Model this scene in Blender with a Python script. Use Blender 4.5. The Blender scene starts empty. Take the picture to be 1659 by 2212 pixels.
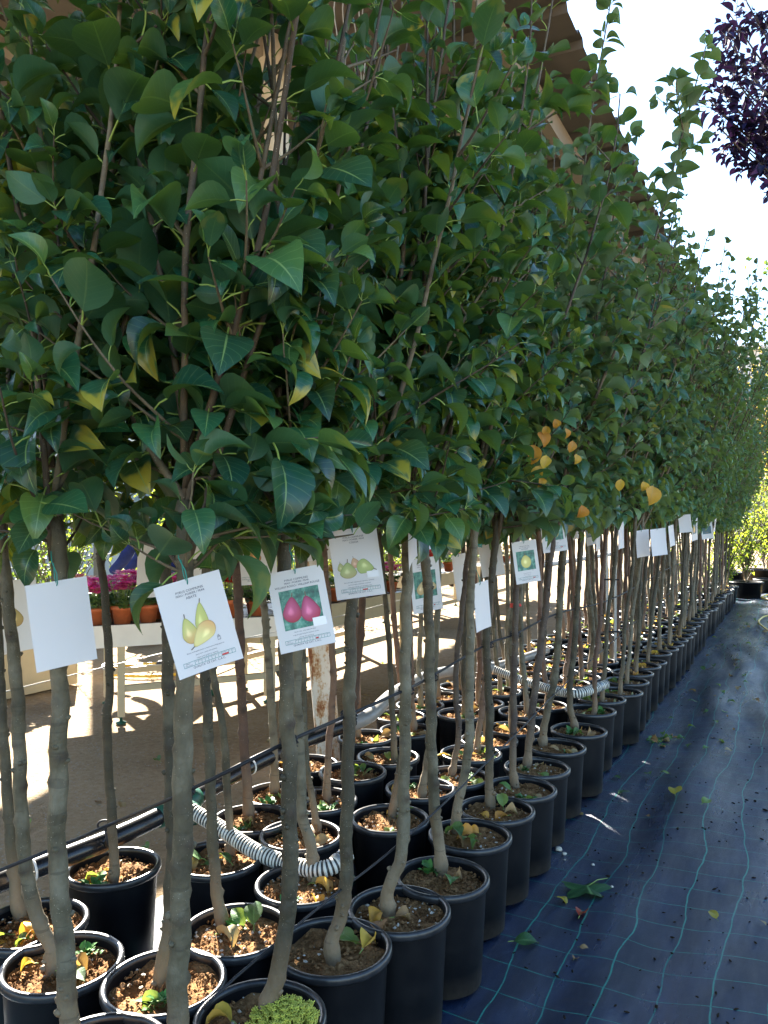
import bpy, math, random
import numpy as np
from mathutils import Vector, Matrix

# ------------------------------------------------------------------ camera, world, sun, exposure
scene = bpy.context.scene
COL = scene.collection
R = math.radians
CAM_H, F, U0, VH = 1.39, 1700.0, 829.5, 1130.0     # eye height, focal length and horizon on a 1659 x 2212 picture
cam_d = bpy.data.cameras.new("camera"); cam = bpy.data.objects.new("camera", cam_d); COL.objects.link(cam)
cam.location = (0, 0, CAM_H); cam.rotation_euler = (R(90), 0, 0)
cam_d.sensor_width = 36; cam_d.lens = 36 * F / 2212; cam_d.shift_y = (VH - 1106) / 2212
cam_d.clip_start = 0.05; cam_d.clip_end = 3000
scene.camera = cam

SUN_EL, SUN_AZ = 29.5, -20.0                        # azimuth clockwise from +Y
world = bpy.data.worlds.new("World"); scene.world = world; world.use_nodes = True
wn = world.node_tree; bg = wn.nodes["Background"]
sky = wn.nodes.new("ShaderNodeTexSky"); sky.sky_type = 'NISHITA'; sky.sun_disc = False
sky.sun_elevation = R(SUN_EL); sky.sun_rotation = R(SUN_AZ); sky.dust_density = 0.6; sky.air_density = 1.2; sky.ozone_density = 4.0
wn.links.new(sky.outputs[0], bg.inputs[0]); bg.inputs[1].default_value = 0.065
sun_d = bpy.data.lights.new("sun", 'SUN'); sun_d.energy = 5.0; sun_d.angle = R(0.5); sun_d.color = (1.0, 0.93, 0.82)
sun = bpy.data.objects.new("sun", sun_d); COL.objects.link(sun)
_sd = Vector((math.sin(R(SUN_AZ)) * math.cos(R(SUN_EL)), math.cos(R(SUN_AZ)) * math.cos(R(SUN_EL)), math.sin(R(SUN_EL))))
sun.rotation_euler = (-_sd).to_track_quat('-Z', 'Y').to_euler()
scene.view_settings.view_transform = 'Standard'; scene.view_settings.look = 'None'
scene.view_settings.exposure = 3.22; scene.view_settings.gamma = 1.0; scene.view_settings.use_curve_mapping = False
scene.cycles.use_denoising = True
scene.cycles.max_bounces = 8; scene.cycles.diffuse_bounces = 4; scene.cycles.transparent_max_bounces = 8
scene.cycles.sample_clamp_indirect = 8.0

# ------------------------------------------------------------------ frames and helpers
TH = math.atan2(0.887, 0.462)                        # the rows run this way
DS = np.array([math.cos(TH), math.sin(TH), 0.0]); DN = np.array([-math.sin(TH), math.cos(TH), 0.0])
P0 = np.array([0.04, 2.25, 0.0])
def W(s, n, z=0.0): return P0 + s * DS + n * DN + np.array([0, 0, z])
def pix(u, v, d): return np.array([(u - U0) / F * d, d, CAM_H - (v - VH) / F * d])
def onz(u, v, z=0.0):
    d = F * (CAM_H - z) / (v - VH); return pix(u, v, d)
def sn(p): q = np.asarray(p) - P0; return float(q @ DS), float(q @ DN)
rng = np.random.default_rng(7)
def U(a, b): return float(rng.uniform(a, b))
def unit(v):
    v = np.asarray(v, float); n = np.linalg.norm(v); return v / n if n > 1e-9 else v

def cross3(a, b): return np.array([a[1]*b[2]-a[2]*b[1], a[2]*b[0]-a[0]*b[2], a[0]*b[1]-a[1]*b[0]])
class MB:
    """collects geometry for one mesh"""
    def __init__(s): s.v = []; s.f = []; s.m = []; s.uv = []; s.n = 0; s.rnd = []; s.col = []
    def add(s, v, f, mat=0, uv=None, rnd=0.0, col=None):
        v = np.asarray(v, float).reshape(-1, 3)
        s.v.append(v)
        for q in f: s.f.append([i + s.n for i in q])
        s.m += [mat] * len(f)
        s.uv.append(np.zeros((len(v), 2)) if uv is None else np.asarray(uv, float))
        s.rnd.append(np.full(len(v), rnd) if np.isscalar(rnd) else np.asarray(rnd))
        s.col.append(np.ones((len(v), 3)) if col is None else np.broadcast_to(np.asarray(col, float), (len(v), 3)))
        s.n += len(v)
    def box(s, a, b, mat=0):
        x0, y0, z0 = a; x1, y1, z1 = b
        s.add([(x0,y0,z0),(x1,y0,z0),(x1,y1,z0),(x0,y1,z0),(x0,y0,z1),(x1,y0,z1),(x1,y1,z1),(x0,y1,z1)],
              [(0,3,2,1),(4,5,6,7),(0,1,5,4),(1,2,6,5),(2,3,7,6),(3,0,4,7)], mat)
    def tube(s, pts, rad, sides=8, mat=0, cap=True, jitter=0.0, uvscale=1.0):
        pts = np.asarray(pts, float); k = len(pts)
        rad = np.full(k, rad) if np.isscalar(rad) else np.asarray(rad, float)
        t = np.gradient(pts, axis=0); t /= np.maximum(np.linalg.norm(t, axis=1, keepdims=True), 1e-9)
        ref = np.array([0.0, 1.0, 0.0]) if abs(t[0][2]) > 0.8 else np.array([0.0, 0.0, 1.0])
        a = np.cross(t, ref); a /= np.maximum(np.linalg.norm(a, axis=1, keepdims=True), 1e-9); b = np.cross(t, a)
        an = np.linspace(0, 2 * math.pi, sides, endpoint=False)
        rr = rad[:, None] * (1 + (rng.uniform(-jitter, jitter, (k, sides)) if jitter else 0))
        v = pts[:, None, :] + rr[..., None] * (np.cos(an)[None, :, None] * a[:, None, :] + np.sin(an)[None, :, None] * b[:, None, :])
        L = np.concatenate([[0], np.cumsum(np.linalg.norm(np.diff(pts, axis=0), axis=1))]) * uvscale
        uv = np.stack([np.broadcast_to(an / (2 * math.pi), (k, sides)), np.broadcast_to(L[:, None], (k, sides))], -1)
        f = []
        for i in range(k - 1):
            for j in range(sides):
                j2 = (j + 1) % sides
                f.append((i*sides+j, i*sides+j2, (i+1)*sides+j2, (i+1)*sides+j))
        if cap: f.append(tuple(range(sides))[::-1]); f.append(tuple((k-1)*sides + j for j in range(sides)))
        s.add(v.reshape(-1, 3), f, mat, uv.reshape(-1, 2))
    def lathe(s, prof, sides=32, mat=0, c=(0,0,0)):
        k = len(prof); an = np.linspace(0, 2*math.pi, sides, endpoint=False)
        v = [(c[0]+r*math.cos(a), c[1]+r*math.sin(a), c[2]+z) for r, z in prof for a in an]
        f = [(i*sides+j, i*sides+(j+1)%sides, (i+1)*sides+(j+1)%sides, (i+1)*sides+j) for i in range(k-1) for j in range(sides)]
        s.add(v, f, mat)
    def grid(s, P, mat=0, uv=None, col=None):
        a, b = P.shape[:2]
        f = [(i*b+j, (i+1)*b+j, (i+1)*b+j+1, i*b+j+1) for i in range(a-1) for j in range(b-1)]
        s.add(P.reshape(-1, 3), f, mat, None if uv is None else uv.reshape(-1, 2), 0.0, col)
    def mesh(s, name, mats, smooth=True):
        me = bpy.data.meshes.new(name)
        v = np.concatenate(s.v); uv = np.concatenate(s.uv)
        me.from_pydata(v.tolist(), [], s.f)
        for m in mats: me.materials.append(m)
        me.polygons.foreach_set("material_index", s.m)
        me.polygons.foreach_set("use_smooth", [smooth] * len(s.f))
        li = np.empty(len(me.loops), int); me.loops.foreach_get("vertex_index", li)
        l = me.uv_layers.new(name="UVMap"); l.data.foreach_set("uv", uv[li].ravel())
        at = me.attributes.new("rnd", 'FLOAT', 'POINT'); at.data.foreach_set("value", np.concatenate(s.rnd))
        cc = np.concatenate(s.col)
        if cc.min() < 1:
            ca = me.attributes.new("tint", 'FLOAT_COLOR', 'POINT')
            ca.data.foreach_set("color", np.concatenate([cc, np.ones((len(cc), 1))], 1).ravel())
        me.update(); return me

def link(name, data, parent=None, loc=None, rotz=None):
    o = bpy.data.objects.new(name, data); COL.objects.link(o)
    if parent is not None: o.parent = parent
    if loc is not None: o.location = [float(x) for x in loc]
    if rotz is not None: o.rotation_euler = (0, 0, rotz)
    return o
def obj(name, mb, mats, parent=None, loc=None, rotz=None, smooth=True):
    if not isinstance(mats, (list, tuple)): mats = [mats]
    return link(name, mb.mesh(name, mats, smooth), parent, loc, rotz)
def tag(o, label=None, cat=None, group=None, kind=None):
    if label: o["label"] = label
    if cat: o["category"] = cat
    if group: o["group"] = group
    if kind: o["kind"] = kind
    return o
def empty(name, loc, rotz=0): 
    o = link(name, None, None, loc, rotz); o.empty_display_size = 0.1; return o
def copy_tree(o, parent=None):
    c = o.copy(); COL.objects.link(c); c.parent = parent
    for ch in o.children: copy_tree(ch, c)
    return c
def crom(pts, step=0.03):
    pts = np.asarray(pts, float)
    if len(pts) < 3:
        n = max(2, int(np.linalg.norm(pts[-1] - pts[0]) / step) + 1)
        return pts[0] + np.linspace(0, 1, n)[:, None] * (pts[-1] - pts[0])
    P = np.concatenate([[2*pts[0]-pts[1]], pts, [2*pts[-1]-pts[-2]]]); out = []
    for i in range(1, len(P) - 2):
        n = max(2, int(np.linalg.norm(P[i+1]-P[i]) / step))
        for t in np.linspace(0, 1, n, endpoint=False):
            out.append(0.5*((2*P[i]) + (-P[i-1]+P[i+1])*t + (2*P[i-1]-5*P[i]+4*P[i+1]-P[i+2])*t*t + (-P[i-1]+3*P[i]-3*P[i+1]+P[i+2])*t**3))
    out.append(P[-2]); return np.array(out)

# ------------------------------------------------------------------ materials
class NT:
    def __init__(s, name):
        s.mat = bpy.data.materials.new(name); s.mat.use_nodes = True; s.t = s.mat.node_tree
        s.bsdf = s.t.nodes["Principled BSDF"]; s.out = s.t.nodes["Material Output"]
    def n(s, typ, **kw):
        nd = s.t.nodes.new(typ)
        for k, v in kw.items():
            if k.startswith("i_"):
                key = k[2:]; key = int(key) if key.isdigit() else key.replace("_", " ")
                if hasattr(v, "bl_idname") or isinstance(v, bpy.types.NodeSocket): s.t.links.new(v, nd.inputs[key])
                else: nd.inputs[key].default_value = v
            else: setattr(nd, k, v)
        return nd
    def l(s, a, b): s.t.links.new(a, b)
    def math(s, op, a, b=0.0, c=None):
        nd = s.t.nodes.new("ShaderNodeMath"); nd.operation = op
        for i, x in enumerate((a, b) if c is None else (a, b, c)):
            if isinstance(x, bpy.types.NodeSocket): s.l(x, nd.inputs[i])
            else: nd.inputs[i].default_value = x
        return nd.outputs[0]
    def ramp(s, fac, stops):
        nd = s.t.nodes.new("ShaderNodeValToRGB"); s.l(fac, nd.inputs[0]); e = nd.color_ramp.elements
        while len(e) < len(stops): e.new(0.5)
        for k, (p, c) in enumerate(stops): e[k].position = p; e[k].color = (*c, 1) if len(c) == 3 else c
        return nd.outputs[0]
    def mix(s, fac, a, b, mode='MIX'):
        nd = s.t.nodes.new("ShaderNodeMix"); nd.data_type = 'RGBA'; nd.blend_type = mode
        for key, x in ((0, fac), (6, a), (7, b)):
            if isinstance(x, bpy.types.NodeSocket): s.l(x, nd.inputs[key])
            elif key == 0: nd.inputs[0].default_value = x
            else: nd.inputs[key].default_value = (*x, 1) if len(x) == 3 else x
        return nd.outputs[2]
    def noise(s, scale, detail=3, rough=0.5, vec=None, out=0):
        nd = s.t.nodes.new("ShaderNodeTexNoise"); nd.inputs["Scale"].default_value = scale
        nd.inputs["Detail"].default_value = detail; nd.inputs["Roughness"].default_value = rough
        if vec is not None: s.l(vec, nd.inputs["Vector"])
        return nd.outputs[out]
    def coord(s, which="Object"):
        return s.t.nodes.new("ShaderNodeTexCoord").outputs[which]
    def pos(s): return s.t.nodes.new("ShaderNodeNewGeometry").outputs["Position"]
    def mapping(s, vec, scale=(1,1,1)):
        nd = s.t.nodes.new("ShaderNodeMapping"); s.l(vec, nd.inputs[0]); nd.inputs["Scale"].default_value = scale; return nd.outputs[0]
    def bump(s, h, strength=0.5, dist=0.01):
        nd = s.t.nodes.new("ShaderNodeBump"); s.l(h, nd.inputs["Height"]); nd.inputs["Strength"].default_value = strength
        nd.inputs["Distance"].default_value = dist; s.l(nd.outputs[0], s.bsdf.inputs["Normal"]); return nd.outputs[0]
    def set(s, col=None, rough=None, spec=None, metal=None):
        b = s.bsdf
        for k, x in (("Base Color", col), ("Roughness", rough), ("Specular IOR Level", spec), ("Metallic", metal)):
            if x is None: continue
            if isinstance(x, bpy.types.NodeSocket): s.l(x, b.inputs[k])
            elif k == "Base Color": b.inputs[k].default_value = (*x, 1)
            else: b.inputs[k].default_value = x
        return s
    def translucent(s, col, fac):
        tr = s.t.nodes.new("ShaderNodeBsdfTranslucent"); mx = s.t.nodes.new("ShaderNodeMixShader")
        if isinstance(col, bpy.types.NodeSocket): s.l(col, tr.inputs[0])
        else: tr.inputs[0].default_value = (*col, 1)
        mx.inputs[0].default_value = fac
        s.l(s.bsdf.outputs[0], mx.inputs[1]); s.l(tr.outputs[0], mx.inputs[2]); s.l(mx.outputs[0], s.out.inputs[0])
    def rnd(s):
        a = s.t.nodes.new("ShaderNodeAttribute"); a.attribute_name = "rnd"
        o = s.t.nodes.new("ShaderNodeObjectInfo")
        return s.math('FRACT', s.math('ADD', a.outputs["Fac"], o.outputs["Random"]))

def simple(name, col, rough=0.6, spec=0.4, metal=0.0, var=0.0, scale=20, bump=0.0, bdist=0.003):
    m = NT(name)
    if var or bump:
        nz = m.noise(scale, 5, 0.6, m.pos())
        if var: m.set(m.ramp(nz, [(0.3, tuple(c*(1-var) for c in col)), (0.7, tuple(min(1, c*(1+var)) for c in col))]))
        else: m.set(col)
        if bump: m.bump(nz, bump, bdist)
    else: m.set(col)
    m.set(None, rough, spec, metal); return m.mat

def leaf_mat(name, stops, trans, tfac, rough=0.38, under=(0.030, 0.105, 0.055), rib=(0.20, 0.32, 0.10), blotch=0.0, bl=(0.3, 0.3, 0.03), spec=0.5):
    m = NT(name); r = m.rnd(); base = m.ramp(r, stops)
    uv = m.t.nodes.new("ShaderNodeUVMap"); uv.uv_map = "UVMap"
    sep = m.n("ShaderNodeSeparateXYZ", i_0=uv.outputs[0]); x, y = sep.outputs[0], sep.outputs[1]
    ax = m.math('ABSOLUTE', m.math('SUBTRACT', x, 0.5))
    ribm = m.math('LESS_THAN', ax, m.math('MULTIPLY_ADD', y, -0.016, 0.026))
    vein = m.math('PINGPONG', m.math('MULTIPLY_ADD', ax, -4.2, m.math('MULTIPLY', y, 8.0)), 0.5)
    veinm = m.math('MULTIPLY', m.math('LESS_THAN', vein, 0.05), 0.30)
    fine = m.noise(9, 4, 0.6, uv.outputs[0])
    base = m.mix(m.math('MULTIPLY', fine, 0.35), base, tuple(c * 0.55 for c in stops[0][1]))
    base = m.mix(veinm, base, rib)
    if blotch:
        bn = m.noise(2.2, 2, 0.5, m.n("ShaderNodeVectorMath", operation='ADD', i_0=uv.outputs[0], i_1=m.pos()).outputs[0])
        edge = m.math('MULTIPLY', m.math('GREATER_THAN', m.math('FRACT', m.math('MULTIPLY', r, 37.0)), 1 - blotch), m.ramp(m.math('ADD', bn, m.math('MULTIPLY', m.math('SUBTRACT', y, 0.5), 0.5)), [(0.52, (0,0,0)), (0.66, (1,1,1))]))
        base = m.mix(edge, base, bl)
    base = m.mix(ribm, base, rib)
    geo = m.t.nodes.new("ShaderNodeNewGeometry")
    col = m.mix(m.math('MULTIPLY', geo.outputs["Backfacing"], 0.75), base, under)
    m.set(col, m.math('MULTIPLY_ADD', geo.outputs["Backfacing"], 0.25, rough), spec)
    m.bump(m.math('ADD', m.math('MULTIPLY', veinm, -1.0), m.math('MULTIPLY', fine, 0.6)), 0.35, 0.002)
    m.translucent(m.mix(0.75, base, trans), tfac)
    return m.mat

M = {}
M['leaf_pear'] = leaf_mat('pear_leaf', [(0.0, (0.005, 0.042, 0.031)), (0.5, (0.011, 0.086, 0.053)), (0.85, (0.024, 0.14, 0.058)), (1.0, (0.11, 0.21, 0.05))], (0.30, 0.42, 0.02), 0.28, 0.27, blotch=0.11, bl=(0.34, 0.30, 0.04))
M['leaf_quince'] = leaf_mat('quince_leaf', [(0.0, (0.018, 0.075, 0.052)), (0.5, (0.040, 0.135, 0.078)), (0.9, (0.09, 0.21, 0.085)), (1.0, (0.18, 0.26, 0.08))], (0.32, 0.42, 0.04), 0.28, 0.40, under=(0.12, 0.20, 0.13), blotch=0.05, bl=(0.36, 0.26, 0.05))
M['leaf_apple'] = leaf_mat('apple_leaf', [(0.0, (0.018, 0.075, 0.046)), (0.5, (0.042, 0.142, 0.070)), (0.92, (0.10, 0.23, 0.09)), (1.0, (0.2, 0.26, 0.07))], (0.32, 0.44, 0.04), 0.28, 0.5, under=(0.14, 0.23, 0.14))
M['leaf_dry'] = leaf_mat('dry_leaf', [(0.0, (0.22, 0.10, 0.03)), (0.4, (0.38, 0.22, 0.09)), (0.8, (0.42, 0.33, 0.16)), (1.0, (0.16, 0.22, 0.06))], (0.5, 0.3, 0.06), 0.25, 0.7, under=(0.36, 0.24, 0.12), rib=(0.3, 0.18, 0.08))
M['leaf_autumn'] = leaf_mat('autumn_leaf', [(0.0, (0.55, 0.20, 0.03)), (0.5, (0.62, 0.33, 0.05)), (1.0, (0.70, 0.50, 0.06))], (0.8, 0.5, 0.04), 0.35, 0.55, under=(0.6, 0.38, 0.12), rib=(0.5, 0.3, 0.08))
M['leaf_green_fallen'] = leaf_mat('fallen_green_leaf', [(0.0, (0.03, 0.10, 0.03)), (0.6, (0.08, 0.20, 0.05)), (1.0, (0.26, 0.33, 0.07))], (0.4, 0.5, 0.05), 0.3, 0.5)
M['leaf_red'] = leaf_mat('red_leaf', [(0.0, (0.45, 0.06, 0.03)), (1.0, (0.55, 0.10, 0.04))], (0.6, 0.08, 0.03), 0.3, 0.5, under=(0.5, 0.2, 0.1))
M['leaf_lime'] = leaf_mat('lime_leaf', [(0.0, (0.06, 0.15, 0.025)), (0.6, (0.14, 0.26, 0.03)), (1.0, (0.38, 0.40, 0.04))], (0.6, 0.7, 0.04), 0.42, 0.5)
M['leaf_shrub'] = leaf_mat('shrub_leaf', [(0.0, (0.02, 0.06, 0.02)), (0.6, (0.05, 0.13, 0.035)), (1.0, (0.12, 0.22, 0.05))], (0.4, 0.55, 0.04), 0.35, 0.5)
M['leaf_gold'] = leaf_mat('golden_leaf', [(0.0, (0.40, 0.30, 0.04)), (1.0, (0.60, 0.46, 0.06))], (0.8, 0.6, 0.05), 0.4, 0.5, under=(0.5, 0.4, 0.1))
M['leaf_purple'] = leaf_mat('purple_leaf', [(0.0, (0.006, 0.005, 0.030)), (0.7, (0.010, 0.008, 0.045)), (1.0, (0.022, 0.012, 0.055))], (0.04, 0.012, 0.05), 0.10, 0.55, under=(0.02, 0.012, 0.035), rib=(0.02, 0.012, 0.03), spec=0.25)
M['leaf_cyclamen'] = leaf_mat('cyclamen_leaf', [(0.0, (0.02, 0.07, 0.03)), (0.6, (0.05, 0.13, 0.05)), (1.0, (0.12, 0.2, 0.10))], (0.3, 0.45, 0.05), 0.3, 0.45)
M['petiole'] = simple('leaf_stalk', (0.24, 0.34, 0.07), 0.5)

def bark(name, a, b, c):
    m = NT(name); p = m.coord("Object"); o = m.t.nodes.new("ShaderNodeObjectInfo")
    big = m.noise(9, 4, 0.6, p); fine = m.noise(70, 5, 0.65, m.mapping(p, (1, 1, 0.55)))
    col = m.ramp(m.math('ADD', m.math('MULTIPLY', big, 0.7), m.math('MULTIPLY', m.math('SUBTRACT', o.outputs["Random"], 0.5), 0.35)), [(0.24, a), (0.37, b), (0.48, c)])
    col = m.mix(m.math('MULTIPLY', fine, 0.55), col, tuple(x * 0.42 for x in a))
    vor = m.n("ShaderNodeTexVoronoi", i_Scale=190.0); m.l(m.mapping(p, (1, 1, 0.8)), vor.inputs["Vector"])
    spot = m.math('LESS_THAN', vor.outputs["Distance"], 0.13)
    spot = m.math('MULTIPLY', spot, m.math('GREATER_THAN', m.noise(24, 2, 0.5, p), 0.52))
    col = m.mix(m.math('MULTIPLY', spot, 0.75), col, (0.42, 0.36, 0.26))
    sa = m.t.nodes.new('ShaderNodeAttribute'); sa.attribute_name = 'rnd'
    col = m.mix(m.math('MULTIPLY', m.math('MINIMUM', m.math('MULTIPLY', sa.outputs['Fac'], 1.5), 1.0), 0.85), col, (0.035, 0.022, 0.014))
    zz = m.n("ShaderNodeSeparateXYZ", i_0=p); foot = m.math('MULTIPLY', m.ramp(m.math('ADD', zz.outputs[2], m.math('MULTIPLY', big, 0.2)), [(0.46, (1,1,1)), (0.60, (0,0,0))]), 0.7)
    col = m.mix(foot, col, (0.24, 0.165, 0.095))
    ring = m.noise(1.0, 2, 0.5, m.mapping(p, (4, 4, 46)))
    col = m.mix(m.math('MULTIPLY', m.math('GREATER_THAN', ring, 0.63), 0.35), col, tuple(x * 0.5 for x in a))
    m.set(col, 0.60, 0.4); m.bump(m.math('ADD', m.math('ADD', fine, m.math('MULTIPLY', spot, 0.6)), m.math('MULTIPLY', m.noise(28, 4, 0.6, p), 0.9)), 0.8, 0.006); return m.mat
M['bark'] = bark('grey_olive_bark', (0.054, 0.046, 0.026), (0.118, 0.102, 0.060), (0.205, 0.182, 0.122))
M['bark_brown'] = bark('red_brown_bark', (0.10, 0.055, 0.035), (0.17, 0.09, 0.055), (0.22, 0.13, 0.08))
M['bark_dark'] = bark('dark_bark', (0.05, 0.035, 0.028), (0.085, 0.06, 0.045), (0.12, 0.09, 0.06))
M['twig'] = bark('young_twig_bark', (0.07, 0.05, 0.03), (0.13, 0.10, 0.06), (0.19, 0.16, 0.10))

m = NT('black_pot_plastic'); p = m.pos(); nz = m.noise(14, 5, 0.65, p); dust = m.ramp(nz, [(0.45, (0,0,0)), (0.85, (1,1,1))])
geo = m.t.nodes.new("ShaderNodeNewGeometry"); sp = m.n("ShaderNodeSeparateXYZ", i_0=p)
mud = m.math('MULTIPLY', m.ramp(sp.outputs[2], [(0.0, (1,1,1)), (0.09, (0,0,0))]), m.noise(60, 4, 0.7, p))
col = m.mix(m.math('MULTIPLY', dust, 0.35), (0.005, 0.0053, 0.0065), (0.018, 0.017, 0.017))
col = m.mix(m.math('MULTIPLY', mud, 0.8), col, (0.11, 0.085, 0.06))
m.set(col, m.math('MULTIPLY_ADD', nz, 0.3, 0.30), 0.22); m.bump(m.noise(160, 2, 0.5, p), 0.10, 0.001); M['pot'] = m.mat

M['spill'] = simple('spilled_soil', (0.028, 0.019, 0.012), 0.95, 0.1, var=0.4, scale=80)
M['pot_rim'] = simple('glint_pot_rim', (0.022, 0.022, 0.023), 0.30, 0.5, var=0.5, scale=30)  # rim lighter and glossier than the wall, to bring out sun glints
m = NT('potting_soil'); p = m.pos(); a = m.noise(60, 8, 0.8, p); b = m.noise(12, 3, 0.5, p); v = m.n("ShaderNodeTexVoronoi", i_Scale=120.0); m.l(p, v.inputs["Vector"])
col = m.ramp(m.math('ADD', m.math('MULTIPLY', a, 0.7), m.math('MULTIPLY', b, 0.4)), [(0.32, (0.04, 0.020, 0.010)), (0.48, (0.17, 0.085, 0.034)), (0.64, (0.34, 0.19, 0.08)), (0.82, (0.46, 0.33, 0.19))])
m.set(col, 0.95, 0.1); m.bump(m.math('ADD', a, m.math('MULTIPLY', v.outputs["Distance"], 0.6)), 0.8, 0.010); M['soil'] = m.mat
M['pumice'] = simple('pumice_stone', (0.52, 0.46, 0.36), 0.9, 0.2, var=0.35, scale=30, bump=0.5, bdist=0.002)

m = NT('sandy_ground'); p = m.pos(); a = m.noise(0.9, 5, 0.6, p); b = m.noise(26, 6, 0.7, p); c = m.noise(120, 3, 0.6, p)
col = m.ramp(m.math('ADD', m.math('MULTIPLY', a, 0.5), m.math('MULTIPLY', b, 0.5)), [(0.3, (0.20, 0.135, 0.075)), (0.5, (0.33, 0.235, 0.135)), (0.7, (0.43, 0.33, 0.21))])
v = m.n("ShaderNodeTexVoronoi", i_Scale=42.0); m.l(p, v.inputs["Vector"])
col = m.mix(m.math('MULTIPLY', m.math('LESS_THAN', v.outputs["Distance"], 0.22), m.math('GREATER_THAN', m.noise(5, 2, 0.5, p), 0.5)), col, (0.34, 0.31, 0.26))
m.set(col, 0.95, 0.15); m.bump(m.math('ADD', b, m.math('MULTIPLY', c, 0.4)), 0.9, 0.02); M['sand'] = m.mat

m = NT('woven_weed_fabric'); p = m.coord("Object"); sp = m.n("ShaderNodeSeparateXYZ", i_0=p)
wob = m.n("ShaderNodeTexNoise", i_Scale=0.9); m.l(p, wob.inputs["Vector"]); wsep = m.n("ShaderNodeSeparateXYZ", i_0=wob.outputs["Color"])
wob2 = m.n("ShaderNodeTexNoise", i_Scale=5.0); m.l(p, wob2.inputs["Vector"]); wsep2 = m.n("ShaderNodeSeparateXYZ", i_0=wob2.outputs["Color"])
def gl(ax, k, width):
    c = m.math('ADD', sp.outputs[ax], m.math('MULTIPLY', m.math('SUBTRACT', wsep.outputs[k], 0.5), 0.24))
    c = m.math('ADD', c, m.math('MULTIPLY', m.math('SUBTRACT', wsep2.outputs[k], 0.5), 0.03))
    fr = m.math('FRACT', m.math('DIVIDE', c, 0.148)); d = m.math('ABSOLUTE', m.math('SUBTRACT', fr, 0.5))
    return m.math('LESS_THAN', d, width / 0.148 / 2)
lines = m.math('MAXIMUM', m.math('MULTIPLY', gl(0, 0, 0.0036), 0.8), gl(1, 1, 0.0046))
stitch = m.math('GREATER_THAN', m.noise(190, 1, 0.5, p), 0.40)
dust = m.noise(4.5, 6, 0.68, m.mapping(p, (0.55, 1.5, 1))); dust2 = m.noise(40, 4, 0.7, p)
col = m.mix(m.ramp(dust, [(0.42, (0,0,0)), (0.75, (1,1,1))]), (0.0025, 0.0075, 0.025), (0.010, 0.024, 0.066))
col = m.mix(m.math('MULTIPLY', m.math('GREATER_THAN', m.math('ADD', m.math('MULTIPLY', dust, 0.6), m.math('MULTIPLY', dust2, 0.5)), 0.66), 0.4), col, (0.045, 0.06, 0.085))
col = m.mix(m.math('MULTIPLY', lines, m.math('MULTIPLY_ADD', stitch, 0.5, 0.45)), col, (0.012, 0.24, 0.17))
wv = m.n("ShaderNodeTexWave", wave_type='BANDS', bands_direction='X', i_Scale=95.0); m.l(p, wv.inputs["Vector"])
wv2 = m.n("ShaderNodeTexWave", wave_type='BANDS', bands_direction='Y', i_Scale=140.0); m.l(p, wv2.inputs["Vector"])
sheen = m.noise(2.6, 5, 0.62, m.mapping(p, (0.45, 2.2, 1)))
col = m.mix(m.math('MULTIPLY', m.ramp(sheen, [(0.50, (0,0,0)), (0.72, (1,1,1))]), 0.40), col, (0.035, 0.058, 0.11))
m.set(col, m.ramp(sheen, [(0.35, (.55,.55,.55)), (0.62, (.26,.26,.26))]), 0.5)
m.bump(m.math('ADD', m.math('MULTIPLY', m.math('ADD', wv.outputs["Fac"], wv2.outputs["Fac"]), 0.25), m.math('MULTIPLY', m.noise(9, 5, 0.6, p), 1.6)), 0.4, 0.006); M['mat'] = m.mat

M['roof'] = simple('painted_roof_sheet', (0.105, 0.094, 0.084), 0.55, 0.4, var=0.2, scale=3)
M['beam'] = simple('beige_steel_beam', (0.24, 0.21, 0.17), 0.6, var=0.12, scale=6)
m = NT('rusty_white_paint'); p = m.coord("Object"); a = m.noise(13, 6, 0.72, m.mapping(p, (1, 1, 0.35))); c = m.noise(70, 3, 0.6, p)
sp = m.n("ShaderNodeSeparateXYZ", i_0=p); hz = m.math('MULTIPLY_ADD', sp.outputs[2], -0.04, 0.06)
col = m.ramp(m.math('ADD', m.math('ADD', m.math('MULTIPLY', a, 0.85), m.math('MULTIPLY', c, 0.2)), hz), [(0.54, (0.66, 0.60, 0.50)), (0.60, (0.50, 0.33, 0.18)), (0.66, (0.26, 0.085, 0.025)), (0.8, (0.12, 0.04, 0.02))])
m.set(col, 0.75, 0.3); m.bump(a, 0.3, 0.003); M['rusty'] = m.mat
M['pipe'] = simple('black_pipe_plastic', (0.014, 0.014, 0.016), 0.22, 0.55, var=0.3, scale=25)
M['pipe_grey'] = simple('grey_pipe_plastic', (0.26, 0.25, 0.23), 0.3, 0.5, var=0.15, scale=20)
M['print_white'] = simple('white_print', (0.7, 0.7, 0.7), 0.6)
M['fitting'] = simple('dark_green_plastic', (0.012, 0.075, 0.045), 0.35, 0.5)
m = NT('ribbed_hose_plastic'); uv = m.t.nodes.new("ShaderNodeUVMap"); sp = m.n("ShaderNodeSeparateXYZ", i_0=uv.outputs[0])
st = m.math('LESS_THAN', m.math('FRACT', m.math('MULTIPLY', sp.outputs[1], 1 / 0.0125)), 0.55)
m.set(m.mix(st, (0.035, 0.033, 0.03), (0.66, 0.63, 0.54)), 0.4, 0.5); M['ribbed'] = m.mat
M['twine'] = simple('black_twine', (0.012, 0.012, 0.014), 0.6)
M['wire'] = simple('pale_wire', (0.40, 0.38, 0.34), 0.4, 0.5, 0.3)
M['tie_green'] = simple('green_tie_plastic', (0.01, 0.22, 0.17), 0.4, 0.5)
M['tie_red'] = simple('red_tape', (0.65, 0.06, 0.05), 0.5)
M['zip_white'] = simple('white_cable_tie', (0.7, 0.7, 0.66), 0.5)
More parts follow.
